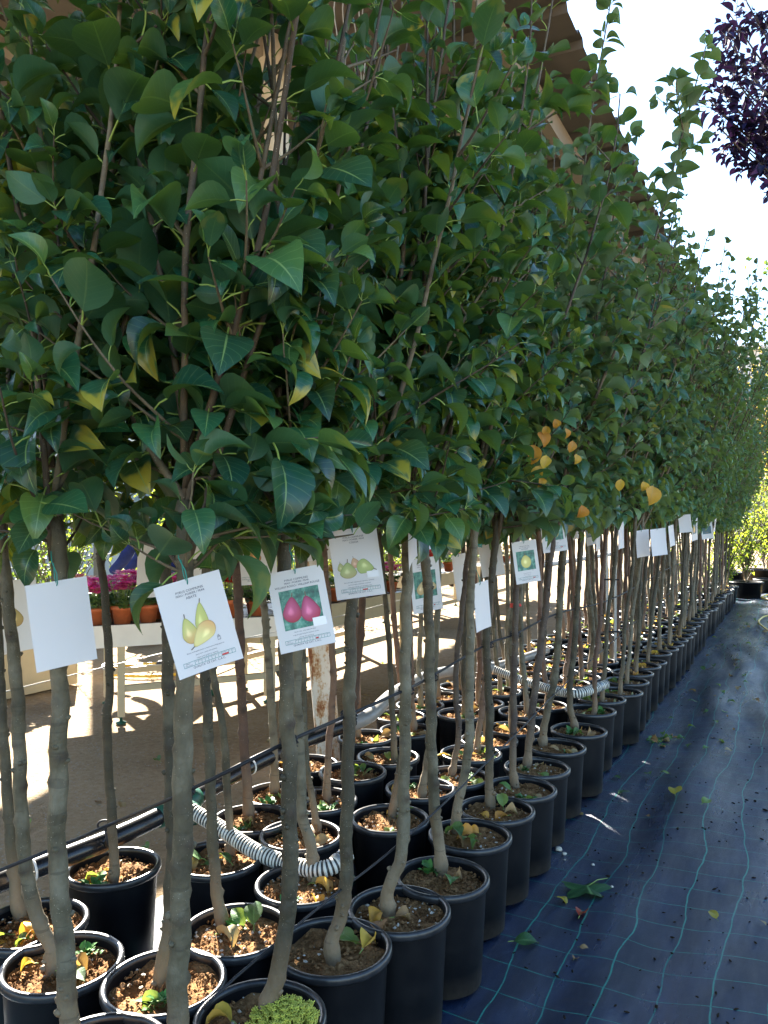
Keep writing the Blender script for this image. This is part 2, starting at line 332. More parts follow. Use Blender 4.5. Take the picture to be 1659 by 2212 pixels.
M['steel'] = simple('galvanised_steel', (0.33, 0.33, 0.32), 0.45, 0.5, 0.6, var=0.15, scale=30)
m = NT('label_card'); m.set((0.78, 0.78, 0.79), 0.45, 0.35); m.translucent((0.80, 0.74, 0.60), 0.28); M['card'] = m.mat
m = NT('label_ink'); m.set((0.03, 0.03, 0.06), 0.5); M['ink'] = m.mat
m = NT('label_teal_ink'); m.set((0.03, 0.22, 0.20), 0.5); M['ink_teal'] = m.mat
m = NT('label_red_ink'); m.set((0.55, 0.04, 0.04), 0.5); M['ink_red'] = m.mat
m = NT('label_picture'); at = m.t.nodes.new("ShaderNodeAttribute"); at.attribute_name = "tint"; m.set(at.outputs["Color"], 0.45); M['picture'] = m.mat
m = NT('label_green_photo'); p = m.coord("Object"); a = m.noise(42, 4, 0.6, p)
m.set(m.ramp(a, [(0.3, (0.015, 0.05, 0.05)), (0.48, (0.03, 0.16, 0.12)), (0.6, (0.10, 0.30, 0.22)), (0.75, (0.30, 0.45, 0.42))]), 0.45); M['photo_green'] = m.mat
M['table_sunlit'] = simple('sunlit_white_enamel', (0.78, 0.74, 0.66), 0.45, var=0.05, scale=6)  # apron colour whitened to stand for the overexposed sunlit table edge
M['table_cream'] = simple('cream_enamel', (0.50, 0.42, 0.27), 0.5, var=0.08, scale=4)
M['table_green'] = simple('lime_plastic', (0.16, 0.28, 0.02), 0.45)
M['tray'] = simple('black_tray', (0.02, 0.018, 0.018), 0.5)
M['terracotta'] = simple('terracotta', (0.50, 0.13, 0.045), 0.6, var=0.15, scale=25)
def petal(name, c, t): 
    m = NT(name); r = m.rnd(); m.set(m.ramp(r, [(0.0, tuple(x*0.6 for x in c)), (0.6, c), (1.0, tuple(min(0.9, x*0.5+0.4) for x in c))]), 0.5); m.translucent(t, 0.45); return m.mat
M['petal_pink'] = petal('magenta_petal', (0.72, 0.05, 0.28), (0.9, 0.12, 0.45))
M['petal_red'] = petal('red_petal', (0.65, 0.02, 0.03), (0.9, 0.06, 0.05))
M['petal_white'] = petal('white_petal', (0.8, 0.72, 0.74), (0.9, 0.8, 0.8))
M['petal_yellow'] = petal('yellow_petal', (0.8, 0.5, 0.02), (0.9, 0.7, 0.05))
M['petal_salmon'] = petal('salmon_petal', (0.75, 0.28, 0.22), (0.9, 0.4, 0.3))
M['hose_yellow'] = simple('yellow_hose', (0.62, 0.40, 0.04), 0.4, 0.5)
M['asphalt'] = simple('asphalt', (0.055, 0.058, 0.062), 0.9, 0.2, var=0.3, scale=40, bump=0.5)
M['kerb'] = simple('kerb_stone', (0.36, 0.34, 0.30), 0.85, var=0.15, scale=12, bump=0.4)
M['plaster'] = simple('pale_plaster', (0.62, 0.60, 0.56), 0.85, var=0.06, scale=2)
M['glass'] = simple('window_glass', (0.12, 0.20, 0.24), 0.08, 0.6)
M['frame'] = simple('white_frame', (0.7, 0.7, 0.68), 0.5)
M['skin'] = simple('skin', (0.52, 0.30, 0.20), 0.5)
M['navy'] = simple('navy_fabric', (0.018, 0.030, 0.125), 0.8, 0.2, var=0.3, scale=12)
M['denim'] = simple('dark_denim', (0.02, 0.035, 0.065), 0.85, 0.2, var=0.3, scale=40)
M['shoe'] = simple('dark_shoe', (0.025, 0.025, 0.028), 0.5)
M['hair'] = simple('dark_hair', (0.03, 0.02, 0.014), 0.6)
M['sedum'] = simple('sedum_shoot', (0.42, 0.42, 0.06), 0.6, var=0.4, scale=60)
M['weed'] = simple('weed_leaf', (0.06, 0.17, 0.03), 0.55, var=0.4, scale=60)

# ------------------------------------------------------------------ ground, mat, road
mb = MB(); xs = np.concatenate([[-900, -200, -60], np.arange(-20, 24.1, 2.0), [60, 200, 900]]); ys = np.concatenate([[-300, -60], np.arange(-10, 40.1, 2.0), [80, 300, 1500]])
gx, gy = np.meshgrid(xs, ys, indexing='ij'); mb.grid(np.stack([gx, gy, np.zeros_like(gx) - 0.006], -1))
tag(obj('ground', mb, M['sand']), 'bare sandy ground of the nursery yard', 'ground', kind='structure')
ss = np.arange(-3.2, 17.0, 0.05); ns = np.arange(-3.8, 1.12, 0.04)
S, N = np.meshgrid(ss, ns, indexing='ij')
def sm(x, a, b): t = np.clip((x - a) / (b - a), 0, 1); return t * t * (3 - 2 * t)
free = 1 - sm(N, -0.55, -0.12)
wr = 1.5 * (0.010*np.sin(13*N + 1.7*np.sin(0.9*S) + 0.6*S) * (0.5 + 0.5*np.sin(0.7*S + 2.0*N)) + 0.008*np.sin(6.1*N - 1.3*S + 2*np.sin(1.1*S)) \
   + 0.006*np.sin(3.3*S + 5.0*N) * (0.5+0.5*np.sin(1.9*S)) + 0.006*np.sin(21*N - 3.0*S + np.sin(2.3*S)) * (0.5 + 0.5*np.sin(0.9*S - 3*N + 1)))
und = 0.045 * sm(-N, 0.55, 1.6) * (0.6 + 0.4*np.sin(0.55*S + 0.4))
Z = 0.006 + free * (0.022 + wr + und)
mb = MB(); mb.grid(np.stack([S, N, Z], -1))
tag(obj('weed_mat', mb, M['mat'], loc=P0, rotz=TH), 'dark blue woven weed mat with green grid lines on the path', 'ground mat', kind='structure')
def mat_z(s, n):
    i = np.clip(int((s + 3.2) / 0.05), 0, len(ss) - 1); j = np.clip(int((n + 3.8) / 0.04), 0, len(ns) - 1); return float(Z[i, j])
mb = MB(); mb.box((-40, 6.2, -0.05), (60, 7.3, 0.0), 0)
tag(obj('road', mb, M['asphalt'], loc=P0, rotz=TH), 'grey asphalt lane behind the flower tables', 'road', kind='structure')
kerb = MB(); kerb.box((-40, 6.05, -0.05), (60, 6.198, 0.11))
tag(obj('kerb', kerb, M['kerb'], loc=P0, rotz=TH), 'pale stone kerb along the asphalt lane', 'kerb', kind='structure')

# ------------------------------------------------------------------ leaf templates
def leaf_template(wr=0.62, fold=0.25, curl=0.9, pet=0.28, rows=7, cols=5, tip=0.12, round_=1.0, wave=0.0, twist=0.0):
    """unit leaf: stalk from the origin, blade 1 long along +Y, upper side +Z"""
    ys_ = np.linspace(0, 1, rows); xs_ = np.linspace(-1, 1, cols)
    w = np.sin(np.pi * np.power(ys_, 0.92 / round_)) ** (0.80) * (1 - 0.18 * ys_); w /= w.max(); w[0] = 0.06; w[-1] = 0.0
    if tip: w[-2] *= (1 - tip)
    P = np.zeros((rows, cols, 3)); y = pet * 0.92; z = pet * 0.15; ang = 0.30
    cy, cz = [], []
    for i in range(rows):
        cy.append(y); cz.append(z)
        st = 1 / (rows - 1); y += st * math.cos(ang); z += st * math.sin(ang); ang -= curl * st
    for i in range(rows):
        half = w[i] * wr / 2; t = twist * ys_[i]
        for j, x in enumerate(xs_):
            lx = x * half; lz = abs(x) * half * fold * 2 + wave * math.sin(7 * ys_[i] + 2.5 * x) * abs(x)
            P[i, j] = (lx * math.cos(t) - lz * math.sin(t), cy[i], cz[i] + lz * math.cos(t) + lx * math.sin(t))
    uv = np.stack(np.meshgrid(ys_, xs_ / 2 + 0.5, indexing='ij')[::-1], -1)
    f = [(i*cols+j, i*cols+j+1, (i+1)*cols+j+1, (i+1)*cols+j) for i in range(rows-1) for j in range(cols-1)]
    v = P.reshape(-1, 3); uvv = uv.reshape(-1, 2); mats = [0] * len(f)
    if pet:
        b = len(v); r = 0.015; pv = []
        for (yy, zz) in ((0, 0), (pet * 0.5, pet * 0.16), (pet * 0.95, pet * 0.17)):
            pv += [(-r, yy, zz - r * 0.6), (r, yy, zz - r * 0.6), (0, yy, zz + r)]
        v = np.concatenate([v, pv]); uvv = np.concatenate([uvv, np.full((9, 2), 0.5)])
        for i in range(2):
            for j in range(3): f.append((b+i*3+j, b+i*3+(j+1)%3, b+(i+1)*3+(j+1)%3, b+(i+1)*3+j)); mats.append(1)
    return v, f, uvv, mats
KINDS = {
 'pear':  dict(mat='leaf_pear', hi=[leaf_template(0.64, .16, .9, .34, 9, 5, wave=.010), leaf_template(0.58, .34, 1.5, .36, 9, 5, wave=.016), leaf_template(0.70, .10, .5, .30, 9, 5, wave=.02), leaf_template(0.56, .5, 1.9, .34, 9, 5, twist=.5), leaf_template(0.66, .2, 1.2, .4, 9, 5, wave=.03, twist=-.4)],
               lo=[leaf_template(0.64, .18, .9, .30, 5, 3), leaf_template(0.58, .36, 1.5, .30, 5, 3), leaf_template(0.68, .12, .5, .28, 5, 3), leaf_template(0.56, .5, 1.9, .3, 5, 3, twist=.5)]),
 'quince': dict(mat='leaf_quince', hi=[leaf_template(0.76, .18, .8, .16, 9, 5, round_=1.05, wave=.012), leaf_template(0.72, .34, 1.3, .16, 9, 5, wave=.02), leaf_template(0.70, .45, 1.8, .15, 9, 5, twist=.4), leaf_template(0.8, .12, .5, .15, 9, 5, wave=.02)],
               lo=[leaf_template(0.76, .2, .8, .16, 5, 3), leaf_template(0.72, .36, 1.3, .16, 5, 3), leaf_template(0.70, .46, 1.8, .15, 5, 3, twist=.4)]),
 'apple': dict(mat='leaf_apple', hi=[leaf_template(0.56, .4, 1.5, .2, 8, 5, wave=.02), leaf_template(0.52, .55, 2.2, .2, 8, 5, twist=.5), leaf_template(0.6, .25, 1.0, .2, 8, 5)],
               lo=[leaf_template(0.56, .4, 1.5, .2, 5, 3), leaf_template(0.52, .55, 2.2, .2, 5, 3, twist=.5), leaf_template(0.6, .25, 1.0, .2, 5, 3)]),
}
def leaf_frame(d, up, roll):
    d = unit(d); z = up - d * np.dot(up, d); z = unit(z) if np.linalg.norm(z) > 1e-3 else unit(cross3(d, [1, 0.3, 0]))
    x = cross3(d, z); c, s_ = math.cos(roll), math.sin(roll)
    x2 = x * c + z * s_; z2 = cross3(x2, d)
    return np.stack([x2, d, z2], 1)
def add_leaves(mb, leaves, temps, mat=0, petmat=1):
    """leaves: (pos, frame 3x3, size, rnd, variant)"""
    for k in range(len(temps)):
        sel = [l for l in leaves if l[4] % len(temps) == k]
        if not sel: continue
        v, f, uv, ms = temps[k]; n = len(sel); nv = len(v)
        P = np.array([l[0] for l in sel]); fr = np.array([l[1] for l in sel]); L = np.array([l[2] for l in sel]); rr = np.array([l[3] for l in sel])
        V = np.einsum('kij,vj->kvi', fr * L[:, None, None], v) + P[:, None, :]
        F_ = (np.array(f)[None] + (mb.n + np.arange(n) * nv)[:, None, None]).reshape(-1, 4)
        mb.v.append(V.reshape(-1, 3)); mb.n += n * nv; mb.uv.append(np.tile(uv, (n, 1))); mb.rnd.append(np.repeat(rr, nv)); mb.col.append(np.ones((n * nv, 3)))
        mb.f += F_.tolist(); mb.m += [mat if q == 0 else petmat for q in ms] * n

def grow(p, d, length, wander=0.12, trop=0.06, step=0.06):
    pts = [np.asarray(p, float)]; d = unit(d)
    for k in range(max(2, int(length / step))):
        d = unit(d + rng.normal(0, wander, 3) * 0.35 + np.array([0, 0, trop])); pts.append(pts[-1] + d * step)
    return np.array(pts)
def leaves_on(pts, kind, spacing, size, t0=0.0, droop=0.0, out=None, big=0.0):
    """a list of leaves along a shoot"""
    L = []; seg = np.linalg.norm(np.diff(pts, axis=0), axis=1); cum = np.concatenate([[0], np.cumsum(seg)]); tot = cum[-1]
    az = U(0, 6.28); x = t0 * tot
    while x < tot:
        i = min(np.searchsorted(cum, x, side='right') - 1, len(pts) - 2); t = (x - cum[i]) / max(seg[i], 1e-6)
        p = pts[i] * (1 - t) + pts[i+1] * t; ax = unit(pts[i+1] - pts[i])
        az += 2.4 + U(-.4, .4)
        e1 = unit(cross3(ax, [0.31, 0.2, 0.93] if abs(ax[2]) < 0.9 else [1, 0, 0])); e2 = cross3(ax, e1)
        o = e1 * math.cos(az) + e2 * math.sin(az)
        if out is not None: o = unit(o + out * 0.35)
        rel = x / tot
        d = o + ax * U(0.15, 0.9) + np.array([0, 0, -1]) * (droop + U(-0.35, 0.55))
        up = np.array([0, 0, 1.0]) + ax * 0.3 + o * U(-0.2, 0.5) + rng.normal(0, .25, 3)
        s_ = size * U(0.62, 1.18) * (1.0 - 0.35 * rel ** 2)
        L.append((p, leaf_frame(d, up, U(-.5, .5)), s_, U(0, 1), int(rng.integers(0, 5))))
        if U(0, 1) < 0.3:
            o2 = unit(o + rng.normal(0, .7, 3)); L.append((p, leaf_frame(o2 + np.array([0, 0, U(-.5, .3)]), up, U(-.6, .6)), s_ * .8, U(0, 1), int(rng.integers(0, 5))))
        x += spacing * U(0.6, 1.4)
    tipd = unit(pts[-1] - pts[-2])
    for k in range(3): L.append((pts[-1], leaf_frame(tipd + rng.normal(0, .5, 3), rng.normal(0, 1, 3) + [0, 0, .5], 0), size * U(.35, .6), U(.6, 1), int(rng.integers(0, 5))))
    return L

# ------------------------------------------------------------------ potted trees
def pot_mesh(r=0.140, h=0.318):
    mb = MB(); rb = r * 0.84
    mb.lathe([(0.0, 0.004), (rb - .012, 0.004), (rb, 0.012), (rb + (r-.008-rb)*.5, h*.5), (r - .008, h - .022)], 40)
    mb.lathe([(r - .013, h - .012), (r - .014, h * .55), (rb, h * .3)], 40)
    rim = MB(); rim.lathe([(r - .008, h - .022), (r + .001, h - .0215), (r + .0035, h - .016), (r + .003, h - .004), (r - .001, h), (r - .009, h - .0005), (r - .013, h - .005), (r - .013, h - .012)], 40)
    return mb.mesh('pot', [M['pot']]), rim.mesh('rim', [M['pot_rim']])
POT, RIM = pot_mesh()
def soil_mesh(seed):
    g = np.random.default_rng(seed); mb = MB(); rows, sides = 9, 30
    P = np.zeros((rows, sides + 1, 3)); ph = g.uniform(0, 6.28, 6); am = g.uniform(.003, .009, 6); fr = g.uniform(14, 60, (6, 2))
    for i in range(rows):
        for j in range(sides + 1):
            a = 2*math.pi*(j % sides)/sides; r = 0.127 * i/(rows-1); x, y = r*math.cos(a), r*math.sin(a)
            z = 0.286 + sum(am[k]*math.sin(fr[k,0]*x + fr[k,1]*y + ph[k]) for k in range(6)) * .6
            P[i, j] = (x, y, z)
    P[1:-1, :-1, 2] += g.normal(0, .0045, (rows-2, sides)); P[:, -1] = P[:, 0]
    mb.grid(P)
    return mb.mesh('soil', [M['soil']])
SOILS = [soil_mesh(k) for k in range(6)]
def crumbs_mesh(seed, n_stone, n_clod):
    g = np.random.default_rng(seed); mb = MB()
    ico = [(0,0,1),(.9,0,.3),(.28,.85,.3),(-.72,.53,.3),(-.72,-.53,.3),(.28,-.85,.3),(0,0,-.6)]
    fc = [(0,1,2),(0,2,3),(0,3,4),(0,4,5),(0,5,1),(6,2,1),(6,3,2),(6,4,3),(6,5,4),(6,1,5)]
    for k in range(n_stone + n_clod):
        a, r = g.uniform(0, 6.28), 0.122*math.sqrt(g.uniform(0.03, 1)); sz = g.uniform(.0025, .0075) if k < n_stone else g.uniform(.002, .0075)
        v = np.array(ico) * sz * g.uniform(.6, 1.3, 3) * g.uniform(.75, 1.25, (7, 1)); c, s_ = math.cos(a*3), math.sin(a*3)
        v = v @ np.array([[c, -s_, 0], [s_, c, 0], [0, 0, 1]]) + [r*math.cos(a), r*math.sin(a), 0.2905 + g.uniform(-.004, .004)]
        mb.add(v, fc, 0 if k < n_stone else 1)
    return mb.mesh('soil_crumb', [M['pumice'], M['soil']], False)
CRUMBS = [crumbs_mesh(50 + k, ns_, nc) for k, (ns_, nc) in enumerate([(26, 330), (12, 360), (60, 300), (8, 360)])]
def single_leaf(name, temp, mats):
    mb = MB(); v, f, uv, ms = temp; mb.add(v, f, 0, uv); mb.m = list(ms); return mb.mesh(name, mats)
LEAFM = {k: [single_leaf('leaf', t, [M[d['mat']], M['petiole']]) for t in d['hi']] for k, d in KINDS.items()}
DEADM = [single_leaf('dead_leaf', leaf_template(.62, .5, 2.3, .2, 7, 5, wave=.08, twist=.9), [M[x], M['petiole']]) for x in ('leaf_dry', 'leaf_dry', 'leaf_green_fallen', 'leaf_autumn')]
DEADM += [single_leaf('dead_leaf', leaf_template(.66, .15, .8, .25, 7, 5, wave=.05), [M[x], M['petiole']]) for x in ('leaf_dry', 'leaf_green_fallen', 'leaf_green_fallen')]
def weed_mesh(seed, n, L):
    g = np.random.default_rng(seed); mb = MB(); t = leaf_template(.6, .2, .8, .3, 4, 3); lv = []
    for k in range(n):
        a = g.uniform(0, 6.28); d = np.array([math.cos(a), math.sin(a), g.uniform(.2, 1.1)])
        lv.append((np.array([g.normal(0, .008), g.normal(0, .008), 0.0]), leaf_frame(d, np.array([0, 0, 1.0]), 0), L * g.uniform(.6, 1.3), g.uniform(0, 1), 0))
    add_leaves(mb, lv, [t], 0, 0); return mb.mesh('weed', [M['weed']])
WEEDS = [weed_mesh(3, 26, .022), weed_mesh(4, 14, .035), weed_mesh(5, 40, .016)]

def fill_pot(root, k, near, leafy=3):
    p = link('pot', POT, root); link('rim', RIM, p)
    s_ = link('soil', SOILS[k % len(SOILS)], root)
    if near:
        c = link('soil_crumb', CRUMBS[k % len(CRUMBS)], s_); c["kind"] = "stuff"; c.rotation_euler.z = U(0, 6.28)
        for q in range(leafy):
            a, r = U(0, 6.28), U(.02, .075); o = link('dead_leaf', DEADM[int(rng.integers(0, len(DEADM)))], s_, (r*math.cos(a), r*math.sin(a), .300))
            L = U(.045, .085); o.scale = (L, L, L); o.rotation_euler = (U(-.4, .5), U(-.5, .5), U(0, 6.28))
        if U(0, 1) < .55:
            a, r = U(0, 6.28), U(.04, .10); o = link('weed', WEEDS[int(rng.integers(0, 3))], s_, (r*math.cos(a), r*math.sin(a), .288)); o.rotation_euler.z = U(0, 6)
    return s_
def trunk_geo(mb, pts, r0, r1, mat=0, graft=True, sides=14, step=.016):
    P = crom(pts, step); k = len(P); L = np.concatenate([[0], np.cumsum(np.linalg.norm(np.diff(P, axis=0), axis=1))]); t = L / L[-1]
    rad = r0 + (r1 - r0) * t
    if graft: rad = rad * (1 + .30*np.exp(-((L - .085)/.022)**2) + .22*np.exp(-(L/.03)**2))
    an = np.linspace(0, 2*math.pi, sides, endpoint=False); R2 = np.repeat(rad[:, None], sides, 1); scar = np.zeros((k, sides))
    x = U(.08, .14); wob = np.zeros((k, 3)); az = U(0, 6.28)
    while x < L[-1]:
        az += 2.4 + U(-.3, .3); g = np.exp(-((L - x)/.011)**2)[:, None]; side = np.clip(np.cos(an - az), 0, 1)[None, :] ** 2
        R2 = R2 * (1 + U(.2, .55) * g * side + .03 * g); scar = np.maximum(scar, np.exp(-((L - x - .004)/.008)**2)[:, None] * side * U(.4, 1))
        wob += np.exp(-((L - x)/.045)**2)[:, None] * np.array([math.cos(az), math.sin(az), 0]) * U(.001, .006); x += U(.035, .085)
    R2 *= 1 + rng.uniform(-.03, .03, R2.shape)
    n0 = len(mb.v); mb.tube(P + wob, rad, sides, mat, True)
    c = (P + wob)[:, None, :]; V = mb.v[-1].reshape(k, sides, 3); mb.v[-1] = (c + (V - c) * (R2 / rad[:, None])[..., None]).reshape(-1, 3); mb.rnd[-1] = scar.ravel()
    # bud knobs
    for q in range(int(L[-1] / .06)):
        i = int(rng.integers(3, k - 2)); a = U(0, 6.28); o = np.array([math.cos(a), math.sin(a), .35]); c = P[i] + o * rad[i] * .8; s_ = rad[i] * U(.30, .55)
        mb.tube([c, c + o * s_ * .7, c + o * s_ * 1.3], [s_, s_ * .8, s_ * .2], 6, mat)
    return P

def crown_plan(top, kind, lean, n_main=5, hgt=1.55, size=.085, stems=(), dens=1.0, spread=1.0, outw=0.0, low=True):
    """(branch polylines with radii, leaves); lean: unit vector outwards"""
    br, lv = [], []
    mains = []
    for st in stems: mains.append((crom(st, .05), .0085, True))
    for q in range(n_main):
        az = 6.28 * q / n_main + U(-.4, .4); tilt = U(.10, .42) * spread
        d = np.array([math.cos(az)*math.sin(tilt), math.sin(az)*math.sin(tilt), math.cos(tilt)]) + lean * outw * U(.1, .55)
        L = hgt * U(.72, 1.12); mains.append((grow(top + np.array([0, 0, U(-.12, .18)]), d, L, .10, .05), .0075, False))
    for P, r, ex in mains:
        br.append((P, np.linspace(r, r * .3, len(P)), 0))
        lv += leaves_on(P, kind, (.030 if ex else .046) / dens, size, .10, .12, lean if outw else None)
        nl = int(U(5, 8))
        for q in range(nl):
            t = U(.04, .85); i = int(t * (len(P) - 1)); ax = unit(P[min(i+1, len(P)-1)] - P[max(i-1, 0)])
            az = U(0, 6.28); o = np.array([math.cos(az), math.sin(az), 0]) + lean * outw * .6
            d = unit(o) * .85 + ax * .65; L = U(.16, .46) * (1 - .45 * t)
            Q = grow(P[i], d, L, .14, .05, .04); br.append((Q, np.linspace(.0038, .0014, len(Q)), 1))
            lv += leaves_on(Q, kind, .042 / dens, size * .95, .12, .28 - .25 * t, lean if outw else None)
    if low:
        for q in range(5):
            az = U(0, 6.28); o = np.array([math.cos(az), math.sin(az), .25]) + lean * outw
            Q = grow(top + np.array([0, 0, U(-.06, .16)]), o, U(.14, .32), .15, .0, .04); br.append((Q, np.linspace(.004, .0015, len(Q)), 1))
            lv += leaves_on(Q, kind, .034, size * 1.12, .1, .75, lean if outw else None)
    return br, lv

CAM = np.array([0, 0, CAM_H])
def in_view(p):
    if p[1] < .3: return False
    u = U0 + F*p[0]/p[1]; v = VH - F*(p[2]-CAM_H)/p[1]; return -40 < u < 1700 and -40 < v < 2250
OUT = -DN
LEAF_COUNT = 0
CARD_ZONES = [(365, 1262, 498, 1470), (582, 1245, 720, 1412), (708, 1150, 832, 1300), (85, 1262, 182, 1452), (1102, 1172, 1168, 1263), (215, 1195, 290, 1300)]   # nothing hangs before the tags
def in_gap(l):
    # thin spots of the crowns, where the post and the roof show
    p = l[0] + l[1][:, 1] * l[2] * .8
    if p[1] < .3: return False
    u = U0 + F*p[0]/p[1]; v = VH - F*(p[2]-CAM_H)/p[1]; m_ = .45 * l[2] * F / p[1]
    if 582 - m_ < u < 612 + m_ and 80 < v < 400: return rng.random() < .93
    if 690 < u < 1010 and v < 190: return rng.random() < .6
    if 270 < u < 340 and -40 < v < 70: return rng.random() < .7
    for (a, b, c, d) in CARD_ZONES:
        if a - .5*m_ < u < c + .5*m_ and b < v + .5*m_ and v < d: return True
    return False
def build_near_tree(name, label, group, pot, path, r, barkm, kind, stems=(), size=.112, n_main=5, n_leaf=150, dens=1.0, outw=.5, hgt=1.5, soil=0, pot_scale=1.0, dead=3, ztop=1.40, stem_mats=None, spread=1.0):
    global LEAF_COUNT
    root = empty(name, (pot[0], pot[1], 0.012)); tag(root, label, 'potted tree', group)
    org = np.array([pot[0], pot[1], 0.012])
    s_ = fill_pot(root, soil, True, dead)
    path = np.array(path)
    if path[-1][2] < ztop: path = np.concatenate([path, [path[-1] + np.array([U(-.02, .02), U(-.02, .02), ztop - path[-1][2]])]])
    mb = MB(); base = path[0].copy(); base[2] = .27
    P = trunk_geo(mb, np.concatenate([[base - [0, 0, .03]], path]) - org, r * 1.05, r * .80)
    tk = obj('trunk', mb, barkm, root)
    if pot_scale != 1.0:
        for o in root.children:
            if o.name.split('.')[0] in ('pot', 'soil'): o.scale = (pot_scale, pot_scale, 1)
    i0 = int(np.argmin(np.abs(P[:, 2] + org[2] - ztop))); top = P[i0] + org
    br, lv = crown_plan(top, kind, OUT, n_main, hgt, size, stems, dens, spread, outw)
    for (Q, rad, lvl) in br:
        if lvl == 0:
            b = MB(); b.tube(Q - org, rad * np.clip(1 + rng.normal(0, .05, len(Q)), .8, 1.3), 8); obj('branch', b, M['twig'], tk)
    cb = MB()
    for (Q, rad, lvl) in br:
        if lvl: cb.tube(Q - org, rad, 5, 2, False)
    # keep leaves out of the lens
    lv = [l for l in lv if np.linalg.norm(l[0] - CAM) > .95 and not in_gap(l)]
    dep = [l[0][1] + .25 * U(0, 1) if in_view(l[0]) else 99 for l in lv]; order = np.argsort(dep)
    singles = set(int(i) for i in order[:n_leaf] if dep[i] < 50)
    rest = [lv[i] for i in range(len(lv)) if i not in singles]
    add_leaves(cb, [(p - org, fr, L, rr, k) for (p, fr, L, rr, k) in rest], KINDS[kind]['hi'] if kind == 'pear' else KINDS[kind]['lo'], 0, 1)
    cr = obj('crown', cb, [M[KINDS[kind]['mat']], M['petiole'], M['twig']], root); cr["kind"] = "stuff"
    for i in singles:
        p, fr, L, rr, k = lv[i]; o = bpy.data.objects.new('leaf', LEAFM[kind][k % len(LEAFM[kind])]); COL.objects.link(o); o.parent = cr
        mt = np.eye(4); mt[:3, :3] = fr * L; mt[:3, 3] = p - org; o.matrix_basis = Matrix(mt.tolist()); LEAF_COUNT += 1
    return root

def ppath(pts, d, dd=0.0):
    """trunk pixels at the depth of its foot"""
    n = len(pts); return [pix(u, v, d + dd * k / max(1, n - 1)) for k, (u, v) in enumerate(pts)]
def rimc(u, v): return onz(u, v, .33)
B0, B1, B2 = M['bark'], M['bark_brown'], M['bark_dark']
